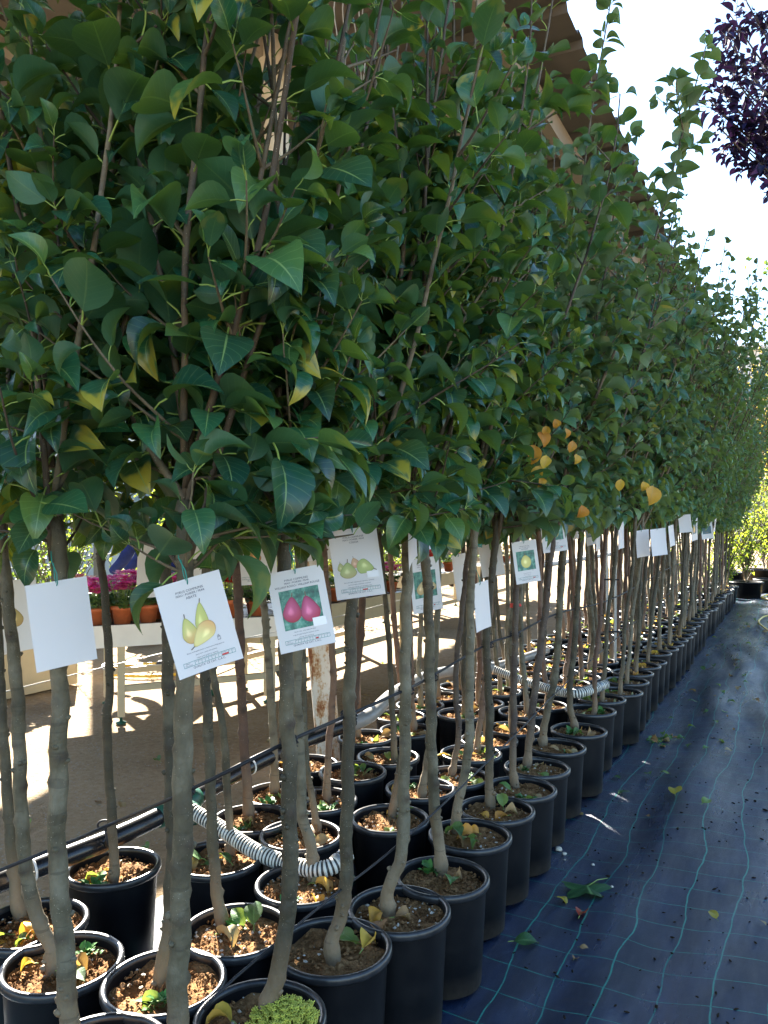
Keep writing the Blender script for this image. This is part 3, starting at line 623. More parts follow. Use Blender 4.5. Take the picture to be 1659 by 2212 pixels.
# (label, pot rim centre, trunk pixels from the foot up, radius, bark, leaf kind, stems [(pixels, depth)], options)
NEAR = [
 ('pear tree behind the red pear tag, yellow sedum growing in its pot', (562, 2193), [(578,2240),(572,2190),(598,2110),(618,1990),(626,1860),(622,1600),(618,1400),(616,1250),(612,1120)], .0175, B0, 'pear',
   [([(612,1120),(606,900),(625,690),(640,450),(652,200),(645,-60)], 1.78), ([(606,760),(690,610),(790,440)], 1.72)], dict(soil=2, n_leaf=230)),
 ('pear tree holding the tag of two round green pears on a bent stem', (720, 2040), [(722,2085),(716,2030),(733,1985),(746,1900),(752,1650),(757,1450),(763,1250),(778,1090)], .0165, B0, 'pear',
   [([(778,1090),(830,900),(862,640),(872,450),(842,180),(828,-60)], 2.0)], dict(soil=1, pot_scale=1.04, n_leaf=200)),
 ('pear tree with pumice stones in its pot, green tie round its trunk', (862, 1960), [(842,1985),(838,1930),(850,1890),(868,1840),(873,1650),(876,1400),(880,1200),(892,1060),(905,880)], .0165, B0, 'pear',
   [([(905,880),(918,700),(915,560),(920,300),(940,60)], 2.2), ([(905,880),(960,760),(1060,600)], 2.15)], dict(soil=2, n_leaf=200)),
 ('tree with a swollen graft knob above reddish soil', (955, 1890), [(952,1868),(945,1800),(938,1720),(930,1550),(928,1400),(922,1250),(912,1120)], .017, B0, 'pear', [], dict(soil=3, n_leaf=180)),
 ('tree leaning from a pot crowded with broad fallen green leaves', (1015, 1800), [(985,1785),(990,1730),(1010,1640),(1014,1500),(1018,1300),(1025,1150),(1038,1000)], .0155, B0, 'pear',
   [([(1038,1000),(1075,700),(1078,400),(1080,60)], 2.9)], dict(soil=0, dead=7, n_leaf=170)),
 ('tree carrying a blank white tag that hangs behind its knobbly trunk', (1072, 1745), [(1060,1745),(1057,1690),(1058,1550),(1052,1400),(1062,1250),(1075,1120)], .0155, B0, 'quince', [], dict(soil=1, n_leaf=150, dead=4)),
 ('dark straight quince tree with red tape round its trunk', (1125, 1700), [(1115,1708),(1108,1650),(1110,1500),(1113,1350),(1118,1200)], .014, B2, 'quince', [], dict(soil=0, n_leaf=150)),
 ('dark quince tree leaning over beside the red taped one', (1160, 1655), [(1138,1655),(1148,1560),(1160,1450),(1180,1300),(1195,1160),(1235,1000)], .016, B2, 'quince',
   [([(1195,1130),(1290,850),(1390,600),(1450,380),(1525,100)], 3.35), ([(1195,1130),(1230,700),(1270,300),(1318,10)], 3.3)], dict(soil=2, n_leaf=180)),
 ('quince tree with a swollen knee at its foot and yellow leaves above', (1200, 1610), [(1172,1605),(1180,1545),(1200,1450),(1210,1300),(1222,1150)], .017, B0, 'quince', [([(1222,1150),(1300,850),(1372,640),(1400,420)], 3.75)], dict(soil=3, n_leaf=150)),
 ('slim tree with a yellow fallen leaf in its pot behind the kneed quince', (1250, 1575), [(1243,1580),(1230,1500),(1240,1400),(1250,1250),(1258,1130)], .016, B0, 'quince', [], dict(soil=1, n_leaf=140)),
 # second row
 ('tree whose blank white tag hangs beneath the lowest leaves', (212, 2278), [(150,2290),(146,2150),(136,2000),(122,1850),(128,1600),(126,1450),(130,1300),(125,1170)], .0185, B0, 'pear', [([(125,1170),(140,900),(222,640),(222,330),(220,-60)], 1.75)], dict(n_leaf=230, size=.128)),
 ('stout pear tree wearing the tag of long yellow pears', (395, 2330), [(382,2330),(384,2200),(388,2000),(396,1800),(397,1600),(400,1400),(402,1240),(400,1080)], .0195, B0, 'pear',
   [([(400,1085),(300,930),(250,790),(210,690),(140,480),(80,250),(60,-40)], 1.62), ([(402,1080),(422,840),(440,700),(482,480),(500,250),(520,60),(566,-60)], 1.62), ([(402,1190),(330,1145)], 1.62)], dict(n_leaf=280, size=.135)),
 ('tree hidden behind the stout pear, foot in a pot of crumbled soil', (355, 2115), [(350,2140),(355,2085),(366,1990),(372,1850),(370,1700),(364,1500),(362,1300),(358,1150)], .016, B0, 'pear', [], dict(soil=0, n_leaf=180, dead=4)),
 ('olive barked tree behind the lower corner of the long pear tag', (510, 2005), [(482,2010),(472,1940),(460,1850),(455,1700),(447,1500),(440,1350)], .0145, B0, 'pear', [], dict(soil=2, n_leaf=140)),
 ('tree with a strongly curved foot in a pot with dry curled leaves', (135, 2075), [(112,2110),(114,2060),(95,2015),(65,1930),(50,1800),(42,1650),(35,1480),(18,1300),(5,1180)], .0165, B0, 'pear', [], dict(soil=3, n_leaf=200, dead=5, size=.122)),
 ('tree tied with black twine to the black water pipe', (245, 1868), [(245,1915),(246,1850),(237,1700),(230,1560),(238,1480),(230,1330),(215,1190)], .0135, B0, 'pear', [([(215,1190),(330,900),(375,520),(330,250),(300,40)], 2.3)], dict(soil=1, n_leaf=140, dead=4)),
 ('tree at the cut end of the black water pipe', (70, 1990), [(48,1990),(30,1900),(15,1700),(5,1560),(0,1480)], .0145, B0, 'pear', [], dict(soil=0, n_leaf=120, dead=5)),
 ('pale tree with a cut stump knot beside the ribbed hose', (655, 1905), [(675,1900),(672,1830),(655,1770),(650,1700),(645,1560),(640,1460),(650,1300)], .0165, B0, 'pear', [], dict(soil=2, n_leaf=120)),
 ('tree in a low pot behind the start of the ribbed hose', (470, 1850), [(497,1800),(490,1700),(485,1600),(470,1500),(455,1400)], .0125, B0, 'pear', [], dict(soil=1, n_leaf=90, dead=5)),
 ('reddish brown straight tree by the pipe, green tie near its crown', (545, 1765), [(537,1735),(530,1650),(522,1500),(515,1300),(502,1130),(498,1000)], .0175, B1, 'pear', [], dict(soil=3, n_leaf=110)),
 ('tree bending left behind the brown one, a pear tag behind it', (605, 1712), [(592,1690),(592,1620),(585,1500),(570,1300),(552,1170)], .016, B0, 'pear', [], dict(soil=0, n_leaf=90)),
 ('brown tree standing in front of the rusty white post', (692, 1725), [(707,1735),(708,1660),(715,1550),(720,1450),(705,1250),(695,1120)], .0135, B1, 'pear', [], dict(soil=2, n_leaf=90)),
 ('thin tree in a half empty pot behind the stump knot tree', (650, 1800), [(690,1805),(675,1730),(660,1620),(655,1500)], .0115, B0, 'pear', [], dict(soil=1, n_leaf=80)),
 ('tree in a pot of dark soil with clover weeds', (842, 1765), [(848,1755),(858,1690),(872,1610),(882,1450)], .0125, B0, 'pear', [], dict(soil=0, n_leaf=90)),
 ('tree with a bent pale foot among white grit', (908, 1700), [(912,1730),(915,1690),(925,1640),(935,1500),(945,1300)], .014, B0, 'pear', [], dict(soil=2, n_leaf=90)),
 ('brown tree to the side of the rusty post under the green pear tag', (790, 1590), [(772,1590),(772,1450),(768,1300),(762,1150)], .0145, B1, 'pear', [], dict(soil=1, n_leaf=70)),
 ('brown tree where the grey pipe leaves the rows', (880, 1575), [(893,1565),(888,1480),(886,1350)], .016, B1, 'pear', [], dict(soil=3, n_leaf=70)),
 ('dark slanting tree behind the blank folded tag', (985, 1675), [(972,1680),(990,1600),(985,1450),(1000,1300),(1012,1180)], .0125, B2, 'quince', [], dict(soil=2, n_leaf=90)),
 ('reddish slanting tree in a pot lined with green leaves', (1018, 1625), [(1030,1625),(1040,1540),(1050,1440),(1060,1300)], .0135, B1, 'quince', [], dict(soil=1, n_leaf=80, dead=5)),
]
NAMES = {'pear': 'potted_pear_tree', 'quince': 'potted_quince_tree', 'apple': 'potted_apple_tree'}
pots = []
for (label, pc, tp, r, bk, kind, stems, opt) in NEAR:
    c = rimc(*pc); d = 1870 / (tp[0][1] - VH) if tp[0][1] < 2280 else c[1]
    d = float(np.clip(d, c[1] - .08, c[1] + .08))
    sts = [ [pix(u, v, dd_ * .968) for (u, v) in q] for (q, dd_) in stems ]
    # a stem starts on the tree's own trunk and eases to its own distance
    path = ppath(tp, d)
    sts2 = []
    for q in sts:
        k = len(q); j = min(range(len(path)), key=lambda a: np.linalg.norm(path[a][[0, 2]] / path[a][1] - q[0][[0, 2]] / q[0][1])); q[0] = path[j]; sts2.append(q)
    n_, = (sn(c)[1],)
    ow = .55 if n_ < .2 else (.3 if n_ < .5 else .1)
    build_near_tree(NAMES[kind], label, 'fruit trees in black pots with visible trunks', c, path, r, bk, kind, sts2, outw=ow, **opt)
    pots.append(c[:2])

# sedum cushion in the nearest pot
sed_root = [o for o in bpy.data.objects if o.get("label", "").startswith('pear tree behind the red pear tag')][0]
mb = MB()
for k in range(420):
    x, y = U(-.07, .07), U(-.06, .06)
    if (x/.07)**2 + (y/.06)**2 > 1: continue
    z0 = .295 + .05 * math.sqrt(max(0, 1 - (x/.075)**2 - (y/.065)**2)); a = U(0, 6.28); l = U(.008, .018)
    tip = np.array([x + .5*l*math.cos(a), y + .5*l*math.sin(a), z0 + l]); mb.tube([(x, y, z0 - .02), tip], [.0018, .0024], 4, 0, True)
    for q in range(4):
        b = q * 1.57 + a; mb.tube([tip, tip + np.array([math.cos(b)*.006, math.sin(b)*.006, .003])], [.0026, .001], 4)
o = obj('sedum_cushion', mb, M['sedum'], sed_root, (.055, -.03, 0)); o["kind"] = "stuff"

# ---- the long rows beyond: a few trees built once, then copied
def build_row_tree(kind, front, seed):
    root = empty(NAMES[kind], (0, 0, 0)); link_s = fill_pot(root, seed, True, 4)
    r = U(.0125, .0165); lean = np.array([0, -1.0, 0])             # local -y is the path side
    x, y = U(-.03, .03), U(-.03, .03); path = [(x, y, .25), (x + U(-.02, .02), y + U(-.02, .02), .36)]
    lx = U(.0, .10); ly = -U(.02, .12) if front else U(-.05, .05)
    for z in (.55, .8, 1.05, 1.42): t = (z - .36) / 1.06; path.append((x + lx*t + U(-.012, .012), y + ly*t + U(-.012, .012), z))
    mb = MB(); P = trunk_geo(mb, path, r * 1.05, r * .8, 0, True, 10, .03)
    top = P[-1]
    br, lv = crown_plan(top, kind, lean, 6 if front else 5, (1.95 if front else 1.7) if kind == 'apple' else 1.75, .100 if kind == 'quince' else .104, (), .85, 1.15, 1.0 if front else .1)
    for (Q, rad, lvl) in br:
        if lvl == 0: mb.tube(Q, rad, 6, 1, False)
    tk = obj('trunk', mb, [[M['bark'], M['bark_brown'], M['bark']][seed % 3], M['twig']], root)
    cb = MB()
    for (Q, rad, lvl) in br:
        if lvl: cb.tube(Q, rad, 4, 2, False)
    add_leaves(cb, lv, KINDS[kind]['lo'], 0, 1)
    cr = obj('crown', cb, [M[KINDS[kind]['mat']], M['petiole'], M['twig']], root); cr["kind"] = "stuff"
    return root
PROTO = {}
for kind in ('quince', 'apple'):
    for front in (True, False):
        PROTO[(kind, front)] = [build_row_tree(kind, front, k) for k in range(4)]
used = set(); row_trees = []
for ri, nrow in enumerate((0.0, .32, .63, .94)):
    s = .35 + .1 * ri
    while s < 12.6:
        n = nrow + U(-.025, .025); p = W(s + U(-.02, .02), n)
        step = U(.285, .325)
        if all((p[0]-q[0])**2 + (p[1]-q[1])**2 > .25**2 for q in pots):
            kind = 'quince' if s < 4.2 + U(-.6, .6) else 'apple'; front = ri == 0
            k = int(rng.integers(0, 4)); pr = PROTO[(kind, front)][k]
            if (kind, front, k) in used: o = copy_tree(pr)
            else: o = pr; used.add((kind, front, k))
            o.location = (p[0], p[1], .012); o.rotation_euler = (0, 0, TH + (U(-.3, .3) if front else U(-3.1, 3.1)))
            sc = U(.93, 1.06); o.scale = (1, 1, sc)
            where = 'in the row edging the weed mat' if front else 'in the inner rows away from the mat'
            sp_ = {'quince': 'quince tree with rounded grey green leaves', 'apple': 'apple tree with narrow curled leaves'}[kind]
            tag(o, f'slim {sp_} {where}', 'potted tree', f'{kind} trees {where}')
            row_trees.append((o, s, n, p)); pots.append(p[:2])
        s += step
for key, lst in PROTO.items():
    for k, pr in enumerate(lst):
        if (key[0], key[1], k) not in used:
            for ch in list(pr.children_recursive): bpy.data.objects.remove(ch)
            bpy.data.objects.remove(pr)

# autumn coloured leaves on the quince
AUT = [single_leaf('autumn_leaf', t, [M['leaf_autumn'], M['petiole']]) for t in (leaf_template(.72, .3, 1.6, .15, 9, 5, wave=.04, twist=.6), leaf_template(.66, .45, 2.1, .15, 9, 5, wave=.05), leaf_template(.7, .2, 1.1, .15, 9, 5, wave=.03, twist=-.5))]
aut_root = [o for o in bpy.data.objects if o.get("label", "").startswith('quince tree with a swollen knee')][0]
aut_crown = [c for c in aut_root.children if c.name.startswith('crown')][0]
for (u, v, L) in [(1152,978,.085),(1172,945,.07),(1162,1020,.07),(1178,995,.06),(1168,1040,.05),(1235,962,.05),(1180,930,.05),(1222,935,.05),(1408,1066,.085),(1390,1050,.05),(1255,1105,.07),(1200,915,.05),(1245,990,.045),(1340,1045,.05)]:
    p = pix(u, v, 2.78); L *= .92; o = link('autumn_leaf', AUT[int(rng.integers(0, len(AUT)))], aut_crown)
    fr = leaf_frame(np.array([U(-.5, .5), U(-.6, .1), -1]), np.array([U(-.3, .5), -1, .3]), U(-.3, .3)) * L
    mt = np.eye(4); mt[:3, :3] = fr; mt[:3, 3] = p - fr[:, 1] * .5 - np.array(aut_root.location); o.matrix_basis = Matrix(mt.tolist())

# ------------------------------------------------------------------ canopy roof and its post
def canopy(name, label, s0, s1, n0, n1, z, posts):
    root = empty(name, W(0, 0, 0), TH); tag(root, label, 'roof')
    pitch = .34; prof = [(0, 0), (.20, 0), (.225, .035), (.315, .035)]
    k = 0; s = s0
    panel = MB(); P = []
    xs_ = []
    while len(xs_) < 13: 
        xs_ += [(len(xs_)//4 * pitch + a, b) for a, b in prof]
    xs_ = [(x, zz) for x, zz in xs_ if x <= 3 * pitch + 1e-6]; xs_.append((3 * pitch, 0)) if xs_[-1][0] < 3*pitch else None
    P = np.array([[(x, n0, zz) for x, zz in xs_], [(x, n1, zz) for x, zz in xs_]]); panel.grid(P)
    P2 = P + np.array([0, 0, .004]); panel.grid(P2[:, ::-1])
    me = panel.mesh('roof_sheet', [M['roof']], False)
    while s < s1:
        o = link('roof_sheet', me, root, (s, 0, z)); s += 3 * pitch + .001
    for n in np.arange(n0 + .35, n1, 1.15):
        b = MB(); b.box((s0, n - .035, z - .14), (s1, n + .035, z - .004)); obj('purlin', b, M['beam'], root, smooth=False)
    for s in np.arange(s0 + 1.4, s1, 3.2):
        b = MB(); b.box((s - .05, n0 + .4, z - .32), (s + .05, n1 - .45, z - .145)); obj('rafter', b, M['beam'], root, smooth=False)
    for (s, n) in posts:
        b = MB(); b.box((s - .05, n - .05, 0), (s + .05, n + .05, z - .325)); obj('post', b, M['beam'], root, smooth=False)
    return root
canopy('canopy_roof', 'long brown ribbed metal canopy roof over the tree rows', -5.5, 15, 0.02, 4.97, 4.0, [(-3.9, 4.3), (8.9, 4.3), (12.1, 4.3)])
canopy('added_shade_roof', 'narrow roof strip added for its shade beyond the flower tables', -9, 15, 6.4, 7.75, 4.05, [(-.6, 7.5), (5.8, 7.5), (12.2, 7.5)])  # added roof, hidden behind foliage, to cast the shade band on the sand
mb = MB(); base = onz(716, 1690, 0); topp = pix(578, 40, base[1]); topp[2] = 3.985; topp[0] = base[0] + (pix(590, 150, base[1])[0] - base[0]) * 1.08
mb.tube(np.array([base + (topp - base) * t for t in np.linspace(0, 1, 30)]) - base, .066, 20, 0, True, .012)
o = obj('rusty_post', mb, M['rusty'], loc=base); tag(o, 'rusty white painted steel post leaning behind the pots', 'post')
b = MB(); b.box((-.11, -.11, 0), (.11, .11, .02)); obj('base_plate', b, M['rusty'], o, smooth=False)

# dry vine strands under the roof
root = empty('dry_vine', pix(755, 20, 3.4)); tag(root, 'dry curly vine strands hanging under the roof edge', 'vine'); org = np.array(root.location)
for (u, v0, v1) in [(716, -40, 52), (735, -60, 70), (757, -60, 60), (770, -60, 78), (776, -20, 88)]:
    mb = MB(); pts = []
    for k in range(16):
        t = k / 15; pts.append(pix(u + 14*t + 3*math.sin(k*1.3), v0 - 130*(1-t) + (v1 - v0 + 130)*t - (0), 3.4) - org)
    mb.tube(pts, .0032, 5, 0, True, .3); obj('strand', mb, M['kerb'], root)

# metal stake in the rows
root = empty('metal_stake', onz(1322, 1520, .0)); tag(root, 'pair of galvanised steel stakes standing between the trunks', 'stake'); org = np.array(root.location)
for (dx, w_) in ((-.04, .007), (.025, .009)):
    mb = MB(); mb.box((dx - w_, -w_, 0), (dx + w_, w_, 1.42)); obj('stake', mb, M['steel'], root, smooth=False)
for z in (.95, .55):
    mb = MB(); mb.box((-.07, -.014, z), (.05, -.010, z + .012)); obj('tie', mb, M['twine'], root)

# ------------------------------------------------------------------ pipes, hoses, twine
def run(pts, step=.03): return crom([pix(u, v, d) for u, v, d in pts], step)
root = empty('water_pipe', (0, 0, 0)); tag(root, 'thick black plastic water pipe tied along the back row of pots', 'pipe')
mb = MB(); A = run([(-260, 2010, 2.0), (0, 1905, 2.22), (240, 1812, 2.47), (390, 1740, 2.72), (560, 1645, 3.12), (700, 1585, 3.5), (762, 1562, 3.65)]); mb.tube(A, .031, 20)
obj('pipe_run', mb, M['pipe'], root)
mb = MB(); B = run([(755, 1566, 3.64), (800, 1545, 3.75), (850, 1500, 4.15), (920, 1462, 4.8), (1010, 1443, 5.4), (1080, 1438, 5.8), (1180, 1405, 6.5)]); mb.tube(B, .034, 20)
obj('grey_section', mb, M['pipe_grey'], root)
for (i, nm, rr, w_, mt) in ((62, 'tee_fitting', .045, 7, 'fitting'),):
    j = int(np.argmin([abs(U0 + F*p[0]/p[1] - 385) for p in A])); mb = MB(); seg = A[max(0, j-2):j+3]
    mb.tube(A[j-3:j+4], [.036, .043, .043, .040, .043, .043, .036], 20); dirn = unit(pix(440, 1772, 2.66) - A[j]); mb.tube([A[j], A[j] + dirn*.05, A[j] + dirn*.085], [.034, .036, .032], 16); obj('tee_fitting', mb, M['fitting'], root)
for uu in (540, 75):
    j = int(np.argmin([abs(U0 + F*p[0]/p[1] - uu) for p in A])); t = unit(A[j+1] - A[j]); mb = MB(); mb.tube([A[j] - t*.003, A[j] + t*.003], .0335, 20); obj('cable_tie', mb, M['zip_white'], root)
mb = MB()
for q in range(26):
    j = int(np.argmin([abs(U0 + F*p[0]/p[1] - (560 + q*7)) for p in A])); 
    if rng.random() < .3: continue
    t = unit(A[min(j+1, len(A)-1)] - A[j-1]); c = A[j] + np.array([.012, -.0292, .001]); up = unit(np.cross(t, [0.35, -.93, 0.1]))
    h = .0035; mb.add([c - t*.004 - up*h, c + t*.004 - up*h, c + t*.004 + up*h, c - t*.004 + up*h], [(0,1,2,3)])
o = obj('printed_marking', mb, M['print_white'], root)

def ribbed(pts, label, r=.023):
    P = run(pts, .0031); k = np.arange(len(P)); L = np.concatenate([[0], np.cumsum(np.linalg.norm(np.diff(P, axis=0), axis=1))])
    rad = r + .0026 * np.where((L / .0125) % 1 < .55, 1, -.4)
    root = empty('ribbed_hose', P[0]); tag(root, label, 'hose'); mb = MB(); mb.tube(P - P[0], rad, 16); obj('hose', mb, M['ribbed'], root)
    for e in (int(len(P)*.93),):
        t = unit(P[e+1] - P[e]); mb = MB(); mb.tube([P[e] - P[0] - t*.006, P[e] - P[0] + t*.006], r + .0055, 18); obj('hose_clamp', mb, M['steel'], root)
    return root
ribbed([(416, 1752, 2.68), (470, 1785, 2.62), (545, 1835, 2.52), (610, 1862, 2.46), (680, 1878, 2.40), (720, 1870, 2.40), (752, 1842, 2.44)], 'black and white ribbed hose curving from the green fitting over the pots')
ribbed([(1068, 1447, 4.75), (1130, 1470, 4.65), (1200, 1492, 4.5), (1250, 1498, 4.4), (1310, 1478, 4.5)], 'second ribbed hose lying between trunks near the quince pots')

def twine(name, label, pts, r, mt, ties, sag=.0):
    P = run([(u, v, d * .966) for u, v, d in pts], .05); root = empty(name, P[0]); tag(root, label, 'string'); mb = MB(); mb.tube(P - P[0], r, 6); obj('strand', mb, mt, root)
    for u in ties:
        j = int(np.argmin([abs(U0 + F*p[0]/p[1] - u) for p in P])); c = P[j] - P[0] + np.array([0, .012, 0])
        mb = MB(); 
        for dz in (-.004, .003):
            an = np.linspace(0, 6.283, 15); mb.tube([(c[0] + .0185*math.cos(a), c[1] + .0185*math.sin(a), c[2] + dz + .004*math.sin(a)) for a in an], .0026, 5, 0, False)
        an = np.linspace(0, 6.0, 10); kx = c + [.012, -.022, 0]
        mb.tube([kx + np.array([.011*math.cos(a), -.002*a, .009*math.sin(a)]) for a in an], .0024, 5)
        obj('knot', mb, mt, root)
    return root
twine('tying_twine', 'upper black twine knotted from trunk to trunk above the pots', [(-100, 1925, 1.75), (0, 1880, 1.78), (125, 1830, 1.75), (240, 1780, 2.0), (398, 1712, 1.72), (622, 1602, 1.78), (752, 1545, 2.05), (876, 1490, 2.28), (930, 1462, 2.62), (1052, 1392, 3.16), (1112, 1370, 3.4), (1205, 1325, 4.0), (1330, 1290, 5.2), (1450, 1225, 8.0), (1530, 1195, 11.5)], .0042, M['twine'], [398, 622, 752, 876, 930, 1052, 1112, 1250])
twine('tying_twine', 'lower black twine slanting past the front pots', [(440, 2180, 1.60), (510, 2110, 1.66), (720, 1935, 1.98), (830, 1850, 2.22), (960, 1735, 2.55), (1110, 1590, 3.3), (1250, 1450, 4.5), (1400, 1320, 7.5), (1520, 1215, 11.5)], .0032, M['twine'], [])
twine('support_wire', 'pale thin wire stretched behind the back row trunks', [(-60, 1520, 2.6), (0, 1497, 2.65), (230, 1440, 2.8), (380, 1405, 3.0), (515, 1382, 3.2), (700, 1340, 3.9), (850, 1300, 4.6), (1010, 1262, 5.8), (1200, 1232, 8)], .0018, M['wire'], [235, 515])
# a short tie on the pipe
root = empty('pipe_tie', pix(240, 1790, 2.45)); tag(root, 'black cord knot binding the water pipe to a trunk', 'knot')
mb = MB(); an = np.linspace(0, 12.5, 40); mb.tube([(.006*math.sin(3*a), .038*math.cos(a), -.012 + .042*math.sin(a)) for a in an], .004, 6)
an = np.linspace(0, 6, 16); mb.tube([(.022*math.cos(a) - .004, -.042 - .004*a/6, .028 + .014*math.sin(a)) for a in an], .0035, 6); mb.tube([(0, -.045, .02), (.01, -.05, -.02), (.02, -.05, -.035)], .007, 6)
obj('cord', mb, M['twine'], root)
# red tape and green ties on trunks
for (u, v, d, r, mt, nm, lb) in [(1111, 1308, 3.38, .0165, 'tie_red', 'tape_band', 'red tape band wrapped round a dark trunk'), (402, 1160, 1.62, .0205, 'tie_green', 'plant_tie', 'green tie wound round the stout pear trunk'), (892, 1073, 2.27, .0165, 'tie_green', 'plant_tie', 'green tie wound round the pear trunk above the pumice pot'), (505, 1128, 3.15, .0185, 'tie_green', 'plant_tie', 'green tie near the crown of the reddish brown tree'), (1030, 1182, 2.95, .0165, 'tie_green', 'plant_tie', 'green tie on the trunk of the tree among broad fallen leaves')]:
    mb = MB(); an = np.linspace(0, 6.283 * 2, 32); w_ = .0085 if mt == 'tie_red' else .0017
    if mt == 'tie_red': mb.tube([(0, 0, -w_), (0, 0, w_)], r + .002, 14, 0, False); mb.tube([(.014, -.008, 0), (.026, -.012, .004)], [.008, .006], 6)
    else: mb.tube([(r*1.08*math.cos(a), r*1.08*math.sin(a), .012*a/12 + .003*math.sin(2*a)) for a in an], w_, 5)
    o = obj(nm, mb, M[mt], loc=pix(u, v, d * .966)); tag(o, lb, 'tie')

# ------------------------------------------------------------------ plant tags
_txt = {}
def text_geo(s):
    if s in _txt: return _txt[s]
    cu = bpy.data.curves.new("txt", 'FONT'); cu.body = s; cu.resolution_u = 2; cu.align_x = 'CENTER'
    ob = bpy.data.objects.new("txt", cu)
    me = ob.to_mesh(); v = np.array([x.co[:] for x in me.vertices]); f = [list(p.vertices) for p in me.polygons]
    ob.to_mesh_clear(); bpy.data.objects.remove(ob); bpy.data.curves.remove(cu)
    if len(v) == 0: v = np.zeros((3, 3)); f = []
    _txt[s] = (v, f); return _txt[s]
CW, CH = .148, .21
class Card:
    """a card built in its own frame: x right, z up, front towards -y; slightly bent"""
    def __init__(s, label, corners, d, blank=False, sign=1, bend=.006, aspect=None, group=None, matl='card', name='plant_tag'):
        TL, TR, BR, BL = [np.array(c, float) for c in corners]
        d *= .960; s.bend = bend; c = (TL + TR + BR + BL) / 4
        wpx = (TR + BR - TL - BL) / 2 * d / F; hpx = (TL + TR - BL - BR) / 2 * d / F
        s.sc = float(np.hypot(*hpx)) / CH; cw = CW * s.sc; wl = np.hypot(*wpx); dy = sign * math.sqrt(max(0, cw**2 - wl**2)); k = min(1, cw / wl)
        X = unit([wpx[0] * k, dy, -wpx[1] * k]); Zr = np.array([hpx[0], 0, -hpx[1]]); Zv = unit(Zr - X * np.dot(Zr, X)); Y = np.cross(Zv, X)
        s.root = empty(name, pix(c[0], c[1], d)); 
        mt = np.eye(4); mt[:3, 0], mt[:3, 1], mt[:3, 2] = X * s.sc, Y * s.sc, Zv * s.sc; mt[:3, 3] = pix(c[0], c[1], d); s.root.matrix_basis = Matrix(mt.tolist())
        tag(s.root, label, 'plant tag', group)
        g = np.array([[s.on(x, y, 0) for x in np.linspace(0, 1, 9)] for y in np.linspace(0, 1, 9)]); mb = MB(); mb.grid(g[:, ::-1]); back = g.copy(); back[..., 1] += .0006
        obj('card', mb, M[matl], s.root)
        # tie from the hole up
        mb = MB(); h = s.on(.5, .945, .001); mb.tube([h + [0, .002, -.001], h + [.001, -.003, .006], h + [.003, -.001, .03], h + [-.002, .008, .06], h + [.004, .02, .085]], .0014, 6); mb.tube([h + [0, .003, -.001], h + [-.003, 0, .02], h + [.002, .008, .055]], .0013, 5)
        obj('tie', mb, M['tie_green'], s.root)
    def on(s, x, y, lift):
        return np.array([(x - .5) * CW, -s.bend * (4 * (x - .5)**2 - .4) - s.bend*.8*(y-.5)**2 - lift, (y - .5) * CH])
    def flat(s, mb, pts, faces, lift, mat=0, col=None):
        v = [s.on(p[0], p[1], lift) for p in pts]; mb.add(v, faces, mat, None, 0.0, col)
    def text(s, string, x, y, width, mb, height=None):
        if not string: return
        v, f = text_geo(string); v = v[:, :2]; lo, hi = v.min(0), v.max(0); sc = width * CW / (hi[0] - lo[0])
        if height: sc = min(sc, height * CH / max(hi[1] - lo[1], 1e-6))
        cx = (lo[0] + hi[0]) / 2
        s.flat(mb, [(x + (a - cx) * sc / CW, y + b * sc / CH) for a, b in v], f, .0007)
    def rect(s, mb, x0, y0, x1, y1, lift=.0006, mat=0, col=None, nx=6):
        xs_ = np.linspace(x0, x1, nx); pts = [(x, y) for y in (y0, y1) for x in xs_]; s.flat(mb, pts, [(i, i+1, nx+i+1, nx+i) for i in range(nx-1)], lift, mat, col)
    def pear(s, mb, cx, cy, size, rot, c_edge, c_mid, c_blush, long=1.0, lift=.0009, fat=1.0, round_=False):
        """a printed pear: rings from the outline to a highlight"""
        n = 30; an = np.linspace(0, 2*math.pi, n, endpoint=False); out = []
        for a in an:
            px = math.sin(a); py = math.cos(a)
            if round_: w_ = 1.0; hh = 1.0 + .18 * max(0, py)**6
            else: w_ = 1.0 - .50 * max(0, py + .15)**1.2 / 1.15**1.2; hh = 1.0 * long if py < 0 else 1.55 * long
            out.append((px * w_ * fat * .78, py * hh * .8 - .15))
        out = np.array(out); rings = []; cols = []
        for q, t in enumerate((1.0, .88, .66, .40, .15)):
            P = out * t + np.array([-.16, -.12]) * (1 - t); rings.append(P)
            for (px, py) in P:
                bl = np.clip((-(py) + .2) * .9 + .25 * px, 0, 1); base = np.array(c_edge) * (1 - (1 - t)) + np.array(c_mid) * (1 - t); cc = base * (1 - bl * .75) + np.array(c_blush) * bl * .75
                if q == 4: cc = np.minimum(1, cc * 1.25 + .06)
                if q == 0: cc = cc * .7
                cols.append(cc)
        P = np.concatenate(rings); c_, s_ = math.cos(rot), math.sin(rot)
        P = np.stack([P[:, 0]*c_ - P[:, 1]*s_, P[:, 0]*s_ + P[:, 1]*c_], 1) * size
        pts = [(cx + a, cy + b * CW / CH) for a, b in P]
        f = [(r_*n + j, r_*n + (j+1) % n, (r_+1)*n + (j+1) % n, (r_+1)*n + j) for r_ in range(4) for j in range(n)] + [tuple(4*n + j for j in range(n))]
        s.flat(mb, pts, f, lift, 0, np.array(cols))
        top = np.array([0, (1.55*long if not round_ else 1.18) * .8 - .19]); 
